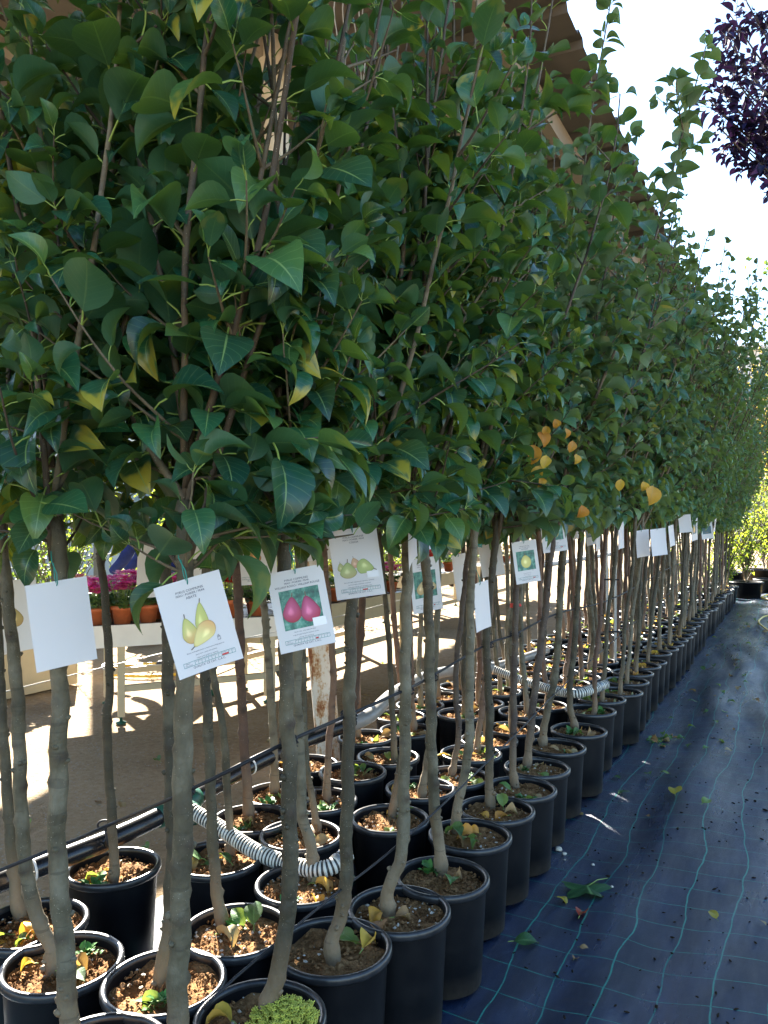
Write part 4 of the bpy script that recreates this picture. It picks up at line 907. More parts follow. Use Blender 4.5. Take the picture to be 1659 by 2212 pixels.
        for (a0, a1) in ((0, .5),):
            q0 = top * size; q1 = (top + [.06, .34]) * size; w_ = .035 * size
            pp = [q0 + [-w_, 0], q0 + [w_, 0], q1 + [w_, 0], q1 + [-w_, 0]]
            pp = [(cx + a*c_ - b*s_, cy + (a*s_ + b*c_) * CW / CH) for a, b in pp]; s.flat(mb, pp, [(0,1,2,3)], lift + .0001, 0, np.array([[.12, .08, .05]] * 4))
    def layout(s, l1, l2, l3, body, months, red, w3=.42):
        ink = MB(); s.text(l1, .5, .865, .42, ink); s.text(l2, .5, .83, .44, ink); s.text(l3, .5, .788, w3, ink, .026)
        y = .225
        for b in body: s.text(b, .5, y, min(.82, .018 * len(b) + .05), ink, .017); y -= .036
        s.text("QUALITA' CE CAT. C.A.C.", .5, .062, .50, ink)
        s.text("Epoca", .185, .122, .06, ink); s.text("Maturazione", .195, .102, .11, ink)
        mths = ["GEN", "FEB", "MAR", "APR", "MAG", "GIU", "LUG", "AGO", "SET", "OTT", "NOV", "DIC"]
        for k, q in enumerate(mths): s.text(q, .29 + (k + .5) * .052, .124, .030, ink)
        # the little pointing hand
        hx, hy = .735, .30
        for (a, b, c, e) in ((-.022,-.03,-.018,.02),(.018,-.03,.022,.02),(-.022,-.034,.022,-.030),(-.008,.0,-.004,.036),(.004,.0,.008,.036),(-.008,.034,.008,.038),(-.022,.016,-.008,.02),(.008,.016,.022,.02)): s.rect(ink, hx + a, hy + b * .8, hx + c, hy + e * .8, .0011, 0, None, 2)
        obj('printed_text', ink, M['ink'], s.root, smooth=False)
        t = MB(); x0, x1, y0, y1 = .115, .915, .092, .142; lw = .004
        s.rect(t, x0, y0, x1, y0 + lw); s.rect(t, x0, y1 - lw, x1, y1)
        for k in range(14):
            x = x0 if k == 0 else .29 + (k - 1) * .052
            s.rect(t, x, y0 + lw, x + lw * 1.2, y1 - lw, .00062, 0, None, 2)
        obj('month_table', t, M['ink_teal'], s.root, smooth=False)
        t = MB(); s.rect(t, .29 + red[0] * .052 + .006, y0 + .006, .29 + red[1] * .052, y0 + .024, .0008); obj('harvest_mark', t, M['ink_red'], s.root, smooth=False)
    def photo(s, x0, y0, x1, y1, col='photo_green'):
        t = MB(); s.rect(t, x0, y0, x1, y1, .0005, 0, None, 8); obj('printed_photo', t, M[col], s.root, smooth=False)
    def picture(s, fn):
        t = MB(); fn(t); obj('printed_fruit', t, M['picture'], s.root)
YG, YO, OR = (.42, .44, .12), (.68, .58, .22), (.62, .28, .10)
c = Card('white tag printed with three long yellow pears, ABATE', [(360,1265),(482,1228),(503,1430),(374,1468)], 1.505, bend=.008)
c.layout('PYRUS COMMUNIS', 'PERO / POIRIER / PEAR', 'ABATE', ['Buccia verde-gialla,dorata a maturazione.Polpa gustosa', 'Jaune dore , pulpe tres juteuse.', 'Yellow peel, golden to ripening'], 12, (8, 10), .17)
def f(t):
    c.pear(t, .56, .535, .19, -.12, YG, (.55, .55, .16), (.45, .42, .12), 1.25, .0009, .72)
    c.pear(t, .34, .45, .20, .10, YG, YO, OR, 1.0, .0012, .82)
    c.pear(t, .54, .39, .215, 2.25, YO, (.72, .66, .25), OR, 1.05, .0015, .85)
c.picture(f)
c = Card('white tag printed with two crimson pears, WILLIAM ROSSO', [(578,1240),(695,1218),(724,1390),(608,1411)], 1.70, bend=.003)
c.layout('PYRUS COMMUNIS', 'PERO / POIRIER / PEAR', 'WILLIAM ROSSO / WILLIAM ROUGE', ['Buccia rossa . polpa bianca fondente', 'rouge vif, pulpe fondante, juteuse et sucree', 'red peel, dark white pulp'], 12, (7, 8), .80)
c.photo(.15, .265, .86, .755)
def f(t):
    c.pear(t, .335, .50, .235, -.12, (.30, .02, .08), (.62, .12, .28), (.36, .012, .03), .95, .0009, .95)
    c.pear(t, .645, .475, .245, .15, (.30, .02, .09), (.66, .15, .32), (.38, .012, .04), .95, .0012, .95)
    c.rect(t, .66, .25, .90, .36, .0016, 0, np.array([[.8, .8, .8]] * 12))
c.picture(f)
c = Card('white tag printed with squat green pears, COSCIA', [(705,1150),(815,1133),(836,1283),(725,1297)], 2.0, bend=.003)
c.layout('PYRUS COMMUNIS', 'PERO / POIRIER / PEAR', 'COSCIA', ['Buccia verde giallo,paglierino,polpa biancastra e profumata', 'vert clair tendant au jaune, peu consistante', 'yellow peel, small size, dark and pleasant pulp'], 12, (5, 7), .26)
def f(t):
    c.pear(t, .47, .50, .13, .25, (.50, .32, .18), (.62, .42, .28), (.60, .25, .18), .8, .0007)
    c.pear(t, .17, .46, .10, .1, (.36, .36, .14), (.45, .46, .2), (.4, .38, .15), .9, .0007)
    c.pear(t, .31, .405, .225, .0, (.28, .36, .12), (.50, .54, .24), (.46, .36, .18), .72, .0010, 1.02)
    c.pear(t, .66, .43, .205, -1.9, (.30, .40, .12), (.55, .58, .24), (.36, .46, .16), .85, .0013, 1.0)
    c.rect(t, .68, .265, .92, .36, .0018, 0, np.array([[.8, .8, .8]] * 12))
c.picture(f)
c = Card('white tag with a single tan pear partly hidden by a trunk', [(888,1210),(945,1200),(960,1318),(884,1325)], 2.95, bend=.004)
c.layout('PYRUS COMMUNIS', 'PERO / POIRIER / PEAR', 'CONFERENCE', ['Buccia verde, polpa bianca', 'vert jaunatre, pulpe diffuse', 'green yellowish peel'], 12, (8, 9), .42)
c.photo(.12, .27, .86, .76)
c.picture(lambda t: (c.pear(t, .34, .44, .18, -.35, (.42, .30, .12), (.62, .48, .24), (.48, .30, .12), .95), c.pear(t, .76, .46, .12, .3, (.42, .32, .14), (.6, .48, .24), (.46, .3, .12), .9)))
c = Card('white tag printed with one big yellow quince, COTOGNO', [(1100,1172),(1160,1165),(1170,1255),(1115,1262)], 3.30, bend=.003)
c.layout('CYDONIA OBLONGA', 'PERO / COGNASSIER / QUINCE', 'COTOGNO', ['Buccia gialla, polpa profumata', 'peau jaune, chair parfumee', 'yellow peel, fragrant'], 12, (8, 10), .30)
c.photo(.13, .30, .87, .76)
c.picture(lambda t: c.pear(t, .50, .52, .25, .1, (.50, .46, .10), (.78, .72, .28), (.62, .56, .16), 1, .0009, 1.05, True))
c = Card('white quince tag half tucked under leaves and above a trunk', [(1165,1112),(1222,1106),(1226,1188),(1170,1196)], 3.65, bend=.003)
c.layout('CYDONIA OBLONGA', 'PERO / COGNASSIER / QUINCE', 'COTOGNO', ['Buccia gialla, polpa profumata', 'peau jaune, chair parfumee', 'yellow peel, fragrant'], 12, (8, 10), .30)
c.photo(.13, .30, .87, .76)
c.picture(lambda t: c.pear(t, .50, .52, .25, -.1, (.55, .44, .06), (.80, .66, .18), (.68, .52, .1), 1, .0009, 1.05, True))
Card('blank white back of a tag under the large pear leaves', [(78,1258),(177,1250),(187,1428),(93,1450)], 1.565, bend=.002)
Card('narrow blank tag turned edge on beside a trunk with green tie', [(884,1140),(903,1112),(892,1205),(872,1252)], 2.2, sign=1, bend=.012)
Card('blank tag tucked behind the knobbly trunk on a long green tie', [(1022,1262),(1054,1253),(1066,1358),(1018,1363)], 3.0, bend=.006)
c = Card('sunlit tag with a pear, behind the curved foot tree', [(-15,1258),(58,1250),(76,1402),(12,1412)], 2.35, bend=.004)
c.picture(lambda t: c.pear(t, .5, .48, .2, .2, (.5, .36, .1), (.7, .55, .2), (.6, .35, .1)))
Card('tan blank tag hanging before the pink cyclamens', [(312,1172),(352,1170),(352,1292),(296,1290)], 2.75, bend=.012)
c = Card('cream tag with an orange pear behind the bent tree', [(515,1140),(590,1140),(600,1262),(516,1264)], 3.1, bend=.004)
c.layout('PYRUS COMMUNIS', 'PERO / POIRIER / PEAR', '', [], 12, (8, 9), .2)
c.picture(lambda t: c.pear(t, .45, .5, .2, .1, (.5, .26, .06), (.7, .42, .12), (.55, .2, .05)))
c = Card('tag with a faint red pear glowing against the light by the rusty post', [(662,1115),(708,1112),(712,1208),(664,1212)], 3.6, bend=.003)
c.picture(lambda t: c.pear(t, .5, .6, .28, .1, (.6, .2, .12), (.7, .3, .2), (.6, .15, .1)))
Card('blank tag hanging behind the green tied tree near the crown', [(405,1165),(442,1160),(446,1262),(410,1270)], 3.0, bend=.003)
Card('blank tag beneath dark glossy leaves', [(1035,1172),(1085,1165),(1088,1240),(1036,1248)], 3.9, bend=.006)
Card('blank tag hanging behind the dark slanting tree', [(970,1200),(1008,1195),(1018,1292),(985,1296)], 3.6, bend=.004)
FAR = [(1257,1120,1285,1178,5.0), (1282,1125,1302,1190,4.9), (1330,1128,1352,1186,5.0), (1370,1145,1405,1203,5.3), (1402,1142,1440,1200,5.2), (1438,1135,1458,1180,6.0), (1457,1112,1497,1150,6.8), (1490,1120,1512,1168,7.4), (1512,1128,1545,1164,8.2), (1540,1118,1552,1150,9.4), (1236,1112,1258,1165,5.4)]
for k, (a, b, c_, d_, dep) in enumerate(FAR):
    sh = U(-6, 6); C = Card('small white tag hanging low among the far trunks of the rows', [(a, b + 2), (c_, b - 2), (c_ + sh, d_ - 2), (a + sh, d_ + 2)], dep, bend=U(.002, .012), group='white tags among the far trunks')
    if k in (0, 7, 8, 9, 10): C.picture(lambda t: (C.rect(t, .14, .3, .86, .75, .0006, 0, np.array([[.05, .12, .14]] * 12)), C.pear(t, .5, .5, .22, .1, (.5, .3, .1), (.7, .5, .2), (.6, .3, .1))))

# ------------------------------------------------------------------ flower tables
def table(label, s0, s1, apron, mat, legs=True, shelf=True, n0=3.1, n1=4.2, z=.68, at=None, rot=TH, inset=.12):
    root = empty('display_table', W(s0, n0, 0) if at is None else at, rot); tag(root, label, 'table')
    L = s1 - s0; D = n1 - n0
    mb = MB(); mb.box((0, 0, z - .03), (L, D, z - .012)); obj('table_top', mb, M['tray'], root, smooth=False)
    for (a, b) in (((0, -.03, z - apron), (L, 0, z)), ((0, D, z - apron), (L, D + .03, z)), ((-.03, -.03, z - apron), (-.001, D + .03, z)), ((L + .001, -.03, z - apron), (L + .03, D + .03, z))):
        mb = MB(); mb.box(a, b); obj('apron', mb, M[mat], root, smooth=False)
    if legs:
        for x in (inset, L - .16):
            for y in (.0, D - .05):
                mb = MB(); mb.box((x, y, .05), (x + .045, y + .045, z - apron + .0)); lg = obj('leg', mb, M['table_cream'], root, smooth=False)
                fb = MB(); fb.lathe([(.0, .05), (.008, .05), (.012, .02), (.035, .012), (.035, 0), (0, 0)], 12, 0, (x + .022, y + .022, 0)); obj('foot', fb, M['fitting'], lg)
        if shelf:
            for y in (.005, D - .045):
                mb = MB(); mb.box((inset + .047, y, .22), (L - .162, y + .035, .265)); obj('rail', mb, M['table_cream'], root, smooth=False)
    return root
table('low cream box table with aprons down to the sand', .2, 2.75, .45, 'table_cream', False, False, 4.5, 5.35, .46)
T1R = R(27); T1O = onz(262, 1565) - .32 * np.array([math.cos(T1R), math.sin(T1R), 0]); table('display table with sunlit white edge carrying pink cyclamens', 0, 1.55, .15, 'table_sunlit', True, True, 0, .75, .69, T1O, T1R, .30)
def T1(x, y, z): return T1O + np.array([x*math.cos(T1R) - y*math.sin(T1R), x*math.sin(T1R) + y*math.cos(T1R), z])
table('cream display table behind the red pear tag', 2.85, 5.5, .20, 'table_cream', True, True, 2.6, 3.2, .68)
table('cream display table beyond the brown trunks', 7.6, 9.4, .17, 'table_cream', True, True, 3.4, 4.1)
table('far cream display table behind the quince trunks', 10.2, 12.2, .17, 'table_cream', True, True, 3.4, 4.1)
mb = MB(); mb.box((0, 0, 0), (.62, .42, .10)); mb.box((.02, .02, .10), (.60, .40, .102))
o = obj('plastic_crate', mb, M['table_green'], loc=W(2.0, 4.53, .461), rotz=TH, smooth=False); tag(o, 'lime green plastic crate on the low cream box table', 'crate')

def flower_proto(pet, kind, h=.23):
    root = empty('potted_cyclamen', (0, 0, 0))
    mb = MB(); mb.lathe([(0, .003), (.048, .003), (.062, .092), (.068, .092), (.070, .118), (.064, .118), (.060, .10)], 22); p = obj('pot', mb, M['terracotta'], root)
    mb = MB(); mb.lathe([(.0605, .102), (0, .106)], 16); obj('soil', mb, M['soil'], root)
    t = [leaf_template(.95, .12, .7, .5, 5, 5, tip=0, round_=1.1), leaf_template(.9, .2, 1.1, .5, 5, 5, tip=0)]
    lv = []
    for k in range(46):
        a = U(0, 6.28); r = U(.0, .075); lv.append((np.array([r*math.cos(a)*.7, r*math.sin(a)*.7, .11 + U(0, .05)]), leaf_frame([math.cos(a), math.sin(a), U(-.3, .6)], np.array([0, 0, 1.0]), U(-.4, .4)), U(.045, .07), U(0, 1), k))
    mb = MB(); add_leaves(mb, lv, t, 0, 1); o = obj('foliage', mb, [M['leaf_cyclamen'], M['petiole']], root); o["kind"] = "stuff"
    pt = [leaf_template(.62, .1, -.9, 0, 4, 3, tip=0), leaf_template(.55, .1, -1.4, 0, 4, 3, tip=0, twist=.7)]; mb = MB(); fl = []
    for k in range(30):
        a, r = U(0, 6.28), U(0, .085); top = np.array([r*math.cos(a), r*math.sin(a), h + U(-.02, .07)]); mb.tube([(r*.4*math.cos(a), r*.4*math.sin(a), .11), top], .0014, 4, 1, False)
        for q in range(5):
            b = a + q * 1.257; fl.append((top, leaf_frame([math.cos(b)*.5, math.sin(b)*.5, U(.5, 1)], np.array([math.cos(b), math.sin(b), 0]), U(-.3, .3)), U(.040, .058), U(0, 1), q))
    add_leaves(mb, fl, pt, 0, 1); o = obj('blossom', mb, [M[pet], M['petiole']], root); o["kind"] = "stuff"
    return root
fp = {k: flower_proto(f'petal_{k}', k) for k in ('pink', 'red', 'white', 'yellow', 'salmon')}; fused = set()
def flower(k, p, where):
    o = fp[k] if k not in fused else copy_tree(fp[k]); fused.add(k); o.location = [float(x) for x in p]; o.rotation_euler.z = U(0, 6.28); sc = U(1.0, 1.25); o.scale = (sc, sc, sc)
    tag(o, f'{k} flowered cyclamen in a terracotta pot {where}', 'potted flower', f'{k} cyclamens {where}')
for (k, x, y) in [('pink',.16,.10),('pink',.34,.09),('pink',.52,.11),('pink',.25,.27),('pink',.44,.28),('pink',.70,.12),('pink',.60,.30),('white',.34,.48),('red',.92,.10),('red',1.12,.12),('white',1.0,.34),('yellow',.80,.40),('salmon',.10,.55),('red',1.34,.15)]:
    flower(k, T1(x, y, .681), 'on the white edged table')
for (k, s, n) in [('red',3.0,2.75),('salmon',3.3,2.72),('white',3.55,2.8),('pink',3.85,2.75),('yellow',4.2,2.74),('pink',4.5,2.8),('yellow',4.8,2.75),('white',5.1,2.8),('pink',5.3,2.72),('red',4.0,3.0),('pink',3.4,3.02)]:
    flower(k, W(s, n, .671), 'on the cream table behind the red pear tag')
for (k, s, n) in [('pink',7.8,3.6),('red',8.1,3.55),('yellow',8.4,3.6),('white',8.8,3.55),('pink',9.2,3.6),('red',10.5,3.6),('pink',11.0,3.6),('yellow',11.6,3.6)]:
    flower(k, W(s, n, .671), 'on the far cream tables')
for (k, s, n) in [('salmon', 1.7, 5.1), ('salmon', 2.45, 5.0), ('white', 2.68, 4.66), ('pink', 2.66, 4.85), ('yellow', 2.5, 4.7)]: flower(k, W(s, n, .452), 'on the low box table')

# ------------------------------------------------------------------ shrubs and trees around
def shrub(name, label, p, h, w_, mat, n, L=.06, group=None, pot=True, trunk=None, kind='lo', temps=None, cat='shrub'):
    root = empty(name, (p[0], p[1], 0)); tag(root, label, cat, group); z0 = 0
    if pot:
        mb = MB(); mb.lathe([(0, .01), (w_*.30, .01), (w_*.36, .28), (w_*.38, .28), (w_*.38, .31), (w_*.34, .31), (w_*.32, .26), (0, .26)], 20); obj('pot', mb, M['pot'], root); z0 = .26
    st = MB(); lv = []; zc = z0 + (trunk or 0)
    if trunk: st.tube([(0, 0, 0), (.03, .02, trunk * .5), (0, 0, trunk), (.02, 0, trunk + .5)], [.06, .05, .04, .02], 8)
    for k in range(max(10, n // 14)):
        a = U(0, 6.28); q = np.array([0, 0, zc + U(0, .25) * h]); tilt = U(.05, .75); d = np.array([math.cos(a)*math.sin(tilt)*w_/h*1.6, math.sin(a)*math.sin(tilt)*w_/h*1.6, math.cos(tilt)])
        P = grow(q, d, (h - (zc - z0)) * U(.45, .95), .3, .0, .10); st.tube(P, np.linspace(.010, .003, len(P)), 5, 0, False)
        lv += leaves_on(P, 'apple', len(P) * .1 * max(10, n // 14) / n, L, .12, .15)
    obj('stem', st, M['twig'], root); mb = MB(); add_leaves(mb, lv, temps or KINDS['apple']['lo'], 0, 1)
    o = obj('crown' if trunk else 'foliage', mb, [M[mat], M['petiole']], root); o["kind"] = "stuff"; return root
# the far end of the path
for (u, d, h, w_, mt, n, lb) in [(1560, 13.6, 1.9, .7, 'leaf_lime', 620, 'bright lime shrub at the end of the tree rows'), (1612, 14.6, 2.2, .8, 'leaf_lime', 700, 'lime green bush at the far end of the path'), (1668, 15.2, 2.5, .9, 'leaf_lime', 700, 'tall sunlit bush beside the far path bend'), (1570, 17.5, 3.0, 1.1, 'leaf_shrub', 700, 'dark green bush behind the lime shrubs'), (1650, 18.5, 3.2, 1.2, 'leaf_shrub', 800, 'broad dark bush behind the sunlit bush'), (1720, 17, 2.6, 1.0, 'leaf_lime', 600, 'lime bush in shade beyond the hose')]:
    shrub('potted_shrub', lb, ((u - U0)/F*d, d), h, w_, mt, n, .10)
for (s, n, k) in [(12.9, .05, 0), (13.3, .4, 1), (13.7, .1, 2), (13.0, .75, 3)]:
    shrub('potted_shrub', 'low dark shrub in a black pot closing off the tree rows', W(s, n)[:2], .75, .38, 'leaf_shrub', 200, .06, 'low dark shrubs closing the rows')
shrub('golden_tree', 'golden leaved tree in front of the pale building', ((1660 - U0)/F*21, 21), 7.2, 1.5, 'leaf_gold', 900, .16, None, False, 1.6, cat='tree')
# greenery behind the tables
k = 0
for s in np.arange(-2, 14.5, 1.15):
    n = 5.75 + U(-.3, .4); lime = k % 2 == 0; k += 1
    shrub('potted_shrub', 'sunlit lime shrub standing behind the flower tables' if lime else 'dark leafy shrub standing behind the flower tables', W(s + U(-.2, .2), n)[:2], U(.95, 1.3), .62, 'leaf_lime' if lime else 'leaf_shrub', 420, .075, 'lime shrubs behind the tables' if lime else 'dark shrubs behind the tables')
k = 0
for s in np.arange(-3, 17, 1.05):
    k += 1
    shrub('lane_shrub', 'tall sunlit lime shrub beyond the asphalt lane' if k % 3 else 'tall dark shrub beyond the asphalt lane', W(s, 8.5 + U(-.2, .3))[:2], U(2.0, 2.7), .75, 'leaf_lime' if k % 3 else 'leaf_shrub', 420, .11, 'lime shrubs beyond the lane' if k % 3 else 'dark shrubs beyond the lane', False)
for s in np.arange(-1, 26, 3.1):
    shrub('hedge_tree', 'dense green tree lining the far side of the lane', W(s, 11.6 + U(-.3, .5))[:2], U(3.4, 4.6), 1.7, 'leaf_shrub', 900, .15, 'trees along the lane', False, .7, cat='tree')
# purple leaved plum entering from the right
pr = np.array([3.75, 5.4, 0]); root = empty('purple_plum_tree', pr); tag(root, 'dark purple leaved plum tree reaching in against the sky', 'tree')
mb = MB(); tp = crom([(0, 0, 0), (.05, 0, .8), (-.03, .05, 1.7), (0, 0, 2.5)], .08); mb.tube(tp, np.linspace(.10, .075, len(tp)), 12, 0, True, .05); tk = obj('trunk', mb, M['bark_dark'], root)
lv = []; tb = MB()
targets = [(1530, 215, 5.0), (1540, 175, 5.0), (1550, 270, 5.0), (1555, 60, 5.0), (1640, 180, 5.0), (1655, 290, 5.0), (1545, 235, 5.0), (1560, 130, 5.1), (1590, 300, 5.0), (1620, 330, 4.9), (1600, 180, 5.2), (1640, 250, 5.0), (1575, 30, 5.2), (1600, -20, 5.1), (1650, 40, 5.2), (1660, 130, 5.4), (1700, 60, 5.2), (1720, 250, 5.4), (1680, 330, 5.3), (1780, 120, 5.6), (1850, 300, 5.5), (1900, 0, 5.7), (1750, -150, 5.3), (1850, -200, 5.0), (2100, 100, 6.0), (2000, 300, 5.8), (2050, -200, 5.4)]
for (u, v, d) in targets:
    e = pix(u, v, d) - pr; st = np.array([0, 0, U(1.9, 2.5)]); mid = st * .5 + e * .5 + np.array([0, 0, .25]); P = crom([st, mid, e], .08)
    b = MB(); b.tube(P, np.linspace(.022, .004, len(P)), 7); obj('branch', b, M['bark_dark'], tk)
    for q in range(9):
        i = int((1 - .45 * U(0, 1) ** 1.6) * (len(P) - 1)); Q = grow(P[i], rng.normal(0, 1, 3) + [-.3, 0, .1], U(.10, .26), .2, .0, .03); tb.tube(Q, np.linspace(.003, .0012, len(Q)), 4, 2, False); lv += leaves_on(Q, 'apple', .022, .10, .05, .35)
add_leaves(tb, lv, [leaf_template(.5, .25, .7, .22, 6, 3), leaf_template(.46, .4, 1.1, .22, 6, 3, twist=.4)], 0, 1); o = obj('crown', tb, [M['leaf_purple'], M['leaf_purple'], M['bark_dark']], root); o["kind"] = "stuff"

# pale building behind the far trees
bl = empty('apartment_building', ((1720 - U0)/F*60, 62, 0)); tag(bl, 'pale plastered apartment building rising behind the far trees', 'building')
mb = MB(); mb.box((-5.5, 0, 0), (9, 10, 15)); obj('wall', mb, M['plaster'], bl, smooth=False)
mb = MB(); mb.box((-5.8, -.3, 15.002), (9.3, 10.3, 15.35)); obj('roof', mb, M['plaster'], bl, smooth=False)
for fl in range(4):
    for k in range(5):
        x, z = -4.8 + k * 2.7, 1.6 + fl * 3.4
        mb = MB(); mb.box((x, -.06, z), (x + 1.4, -.003, z + 1.9)); w_ = obj('window', mb, M['frame'], bl, smooth=False)
        mb = MB(); mb.box((x + .1, -.075, z + .1), (x + .67, -.062, z + 1.8)); obj('pane', mb, M['glass'], w_, smooth=False)
        mb = MB(); mb.box((x + .73, -.075, z + .1), (x + 1.3, -.062, z + 1.8)); obj('pane', mb, M['glass'], w_, smooth=False)
    mb = MB(); mb.box((-5.3, -1.2, fl * 3.4 + 1.0), (8.8, -.002, fl * 3.4 + 1.15)); ba = obj('balcony', mb, M['plaster'], bl, smooth=False)
    mb = MB(); mb.box((-5.3, -1.2, fl * 3.4 + 1.152), (8.8, -1.17, fl * 3.4 + 2.1)); obj('glass_railing', mb, M['glass'], ba, smooth=False)
# long pale shop building along the lane at the left
bl = empty('shop_building', W(0, 14.5), TH); tag(bl, 'low pale shop building beyond the lane trees', 'building')
mb = MB(); mb.box((-12, 0, 0), (34, 8, 4.2)); obj('wall', mb, M['plaster'], bl, smooth=False)
mb = MB(); mb.box((-12.3, -.4, 4.202), (34.3, 8.3, 4.45)); obj('roof', mb, M['beam'], bl, smooth=False)
for k in range(9):
    mb = MB(); mb.box((-10 + k*4.6, -.06, .9), (-7.4 + k*4.6, -.003, 3.0)); w_ = obj('window', mb, M['frame'], bl, smooth=False)
    mb = MB(); mb.box((-9.9 + k*4.6, -.075, 1.0), (-7.5 + k*4.6, -.062, 2.9)); obj('pane', mb, M['glass'], w_, smooth=False)

# ------------------------------------------------------------------ person behind the flower table
def skin(name, verts, edges, rad, mat, parent, sub=2):
    me = bpy.data.meshes.new(name); me.from_pydata([tuple(v) for v in verts], edges, []); o = link(name, me, parent); me.materials.append(M[mat])
    md = o.modifiers.new('skin', 'SKIN'); md.use_smooth_shade = True
    for i, sv in enumerate(me.skin_vertices[0].data): sv.radius = rad[i] if isinstance(rad[i], tuple) else (rad[i], rad[i]); sv.use_root = i == 0
    o.modifiers.new('sub', 'SUBSURF').levels = sub; o.modifiers['sub'].render_levels = sub; return o
pp = pix(382, 1438, 7.65); root = empty('person', (pp[0], pp[1], 0), 0); tag(root, 'person in navy jacket and dark jeans bending over the flower table', 'person')
body_v = [(0, .02, .92), (-.10, 0, 1.08), (-.26, -.04, 1.24), (-.36, -.07, 1.33), (-.43, -.10, 1.38), (-.48, -.12, 1.43), (-.50, -.13, 1.50)]
skin('body', [(-.34, -.06, 1.31), (-.41, -.09, 1.37), (-.47, -.12, 1.43), (-.50, -.14, 1.49), (-.515, -.145, 1.54), (-.56, -.16, 1.47)], [(0, 1), (1, 2), (2, 3), (3, 4), (3, 5)], [.055, .05, .075, .092, .075, .03], 'skin', root)
skin('hair', [(-.49, -.11, 1.50), (-.50, -.12, 1.56), (-.45, -.10, 1.52)], [(0, 1), (0, 2)], [.098, .075, .07], 'hair', root)
skin('jacket', [(0, .02, .90), (-.10, 0, 1.06), (-.24, -.04, 1.21), (-.34, -.06, 1.29), (-.36, .13, 1.27), (-.42, .20, 1.05), (-.56, .16, .90), (-.34, -.25, 1.27), (-.40, -.32, 1.05), (-.55, -.28, .92)],
     [(0, 1), (1, 2), (2, 3), (3, 4), (4, 5), (5, 6), (3, 7), (7, 8), (8, 9)], [.15, .155, .165, .11, .075, .06, .045, .075, .06, .045], 'navy', root)
for (ysg, nm) in ((.20, 'hand'), (-.30, 'hand')):
    hv = [(-.56, ysg - .03, .90), (-.62, ysg - .04, .86), (-.66, ysg - .07, .83), (-.70, ysg - .075, .80), (-.665, ysg - .05, .825), (-.71, ysg - .05, .79), (-.665, ysg - .03, .825), (-.705, ysg - .025, .795), (-.66, ysg - .01, .83), (-.69, ysg, .80), (-.62, ysg - .085, .86), (-.65, ysg - .10, .84)]
    skin(nm, hv, [(0, 1), (1, 2), (2, 3), (1, 4), (4, 5), (1, 6), (6, 7), (1, 8), (8, 9), (1, 10), (10, 11)], [.026, .03] + [.0095] * 10, 'skin', root, 1)
skin('trousers', [(0, .02, .93), (.0, .11, .86), (.03, .12, .47), (.0, .12, .09), (.0, -.08, .86), (.02, -.10, .47), (-.02, -.10, .09)], [(0, 1), (1, 2), (2, 3), (0, 4), (4, 5), (5, 6)], [.15, .10, .075, .062, .10, .075, .062], 'denim', root)
for y in (.12, -.10):
    skin('shoe', [(.03, y, .045), (-.06, y - .01, .045), (-.17, y - .02, .035)], [(0, 1), (1, 2)], [.045, .045, .036], 'shoe', root)

# ------------------------------------------------------------------ garden hoses on the ground
def hose(label, pts, r=.011):
    P = crom(pts, .04); mb = MB(); mb.tube(P - P[0], r, 8); o = obj('garden_hose', mb, M['hose_yellow'], loc=P[0]); tag(o, label, 'hose')
hp = [onz(150, 1460, .012), onz(205, 1452, .012), onz(232, 1430, .02), onz(262, 1442, .012), onz(330, 1442, .012), onz(365, 1425, .012), onz(362, 1395, .06)]
an = np.linspace(0, 15, 40); cen = onz(330, 1452, .0)
hose('yellow garden hose coiled under the white edged table', [cen + np.array([(.42 + .02*math.sin(5*a))*math.cos(a), .30*math.sin(a), .013 + .0012*a]) for a in an] + [cen + np.array([.6, .5, .02]), cen + np.array([.5, .9, .35]), cen + np.array([.2, 1.0, .68])])
hose('yellow garden hose winding over the far path', [W(13.6, -1.6, .07), W(13.2, -1.0, .06), W(13.6, -.5, .05), W(14.4, -.7, .06), W(14.2, -1.4, .07), W(13.0, -1.9, .08), W(11.8, -1.7, .09), W(11.0, -2.3, .09)], .014)
hose('loop of yellow hose lying at the mat edge', [onz(1720, 1400, .08), onz(1650, 1355, .08), onz(1640, 1340, .08), onz(1665, 1330, .08), onz(1740, 1345, .08)], .012)

# ------------------------------------------------------------------ litter on the mat
LIT = [single_leaf('fallen_leaf', leaf_template(.62, .3, 1.6, .25, 7, 5, wave=.06, twist=.4), [M[x], M['petiole']]) for x in ('leaf_green_fallen', 'leaf_dry', 'leaf_gold', 'leaf_red')]
LIT2 = [single_leaf('fallen_leaf', leaf_template(.66, .1, .7, .25, 7, 5, wave=.05), [M[x], M['petiole']]) for x in ('leaf_green_fallen', 'leaf_dry', 'leaf_gold')]
def litter(p, me, L, label, group=None, tilt=.25):
    s, n = sn(p); o = link('fallen_leaf', me, None, (p[0], p[1], mat_z(s, n) + .010)); o.scale = (L, L, L); o.rotation_euler = (U(-tilt, tilt), U(-tilt, tilt), U(0, 6.28)); tag(o, label, 'leaf', group)
litter(onz(1249, 1979, .03), LIT[3], .075, 'red curled leaf lying on the weed mat')
litter(onz(1459, 1726, .04), LIT2[2], .10, 'broad yellow leaf lying on the weed mat')
litter(onz(1097, 2026, .03), LIT2[0], .085, 'flat green leaf beside the nearest pots on the mat')
litter(onz(1197, 1929, .03), LIT[2], .055, 'small pale curled leaf on the mat by a green line')
litter(onz(1214, 1751, .03), LIT[1], .11, 'large dry tan leaf against the front pots')
litter(onz(1552, 1981, .06), LIT2[2], .05, 'tiny pale leaf alone on the dark side of the mat')
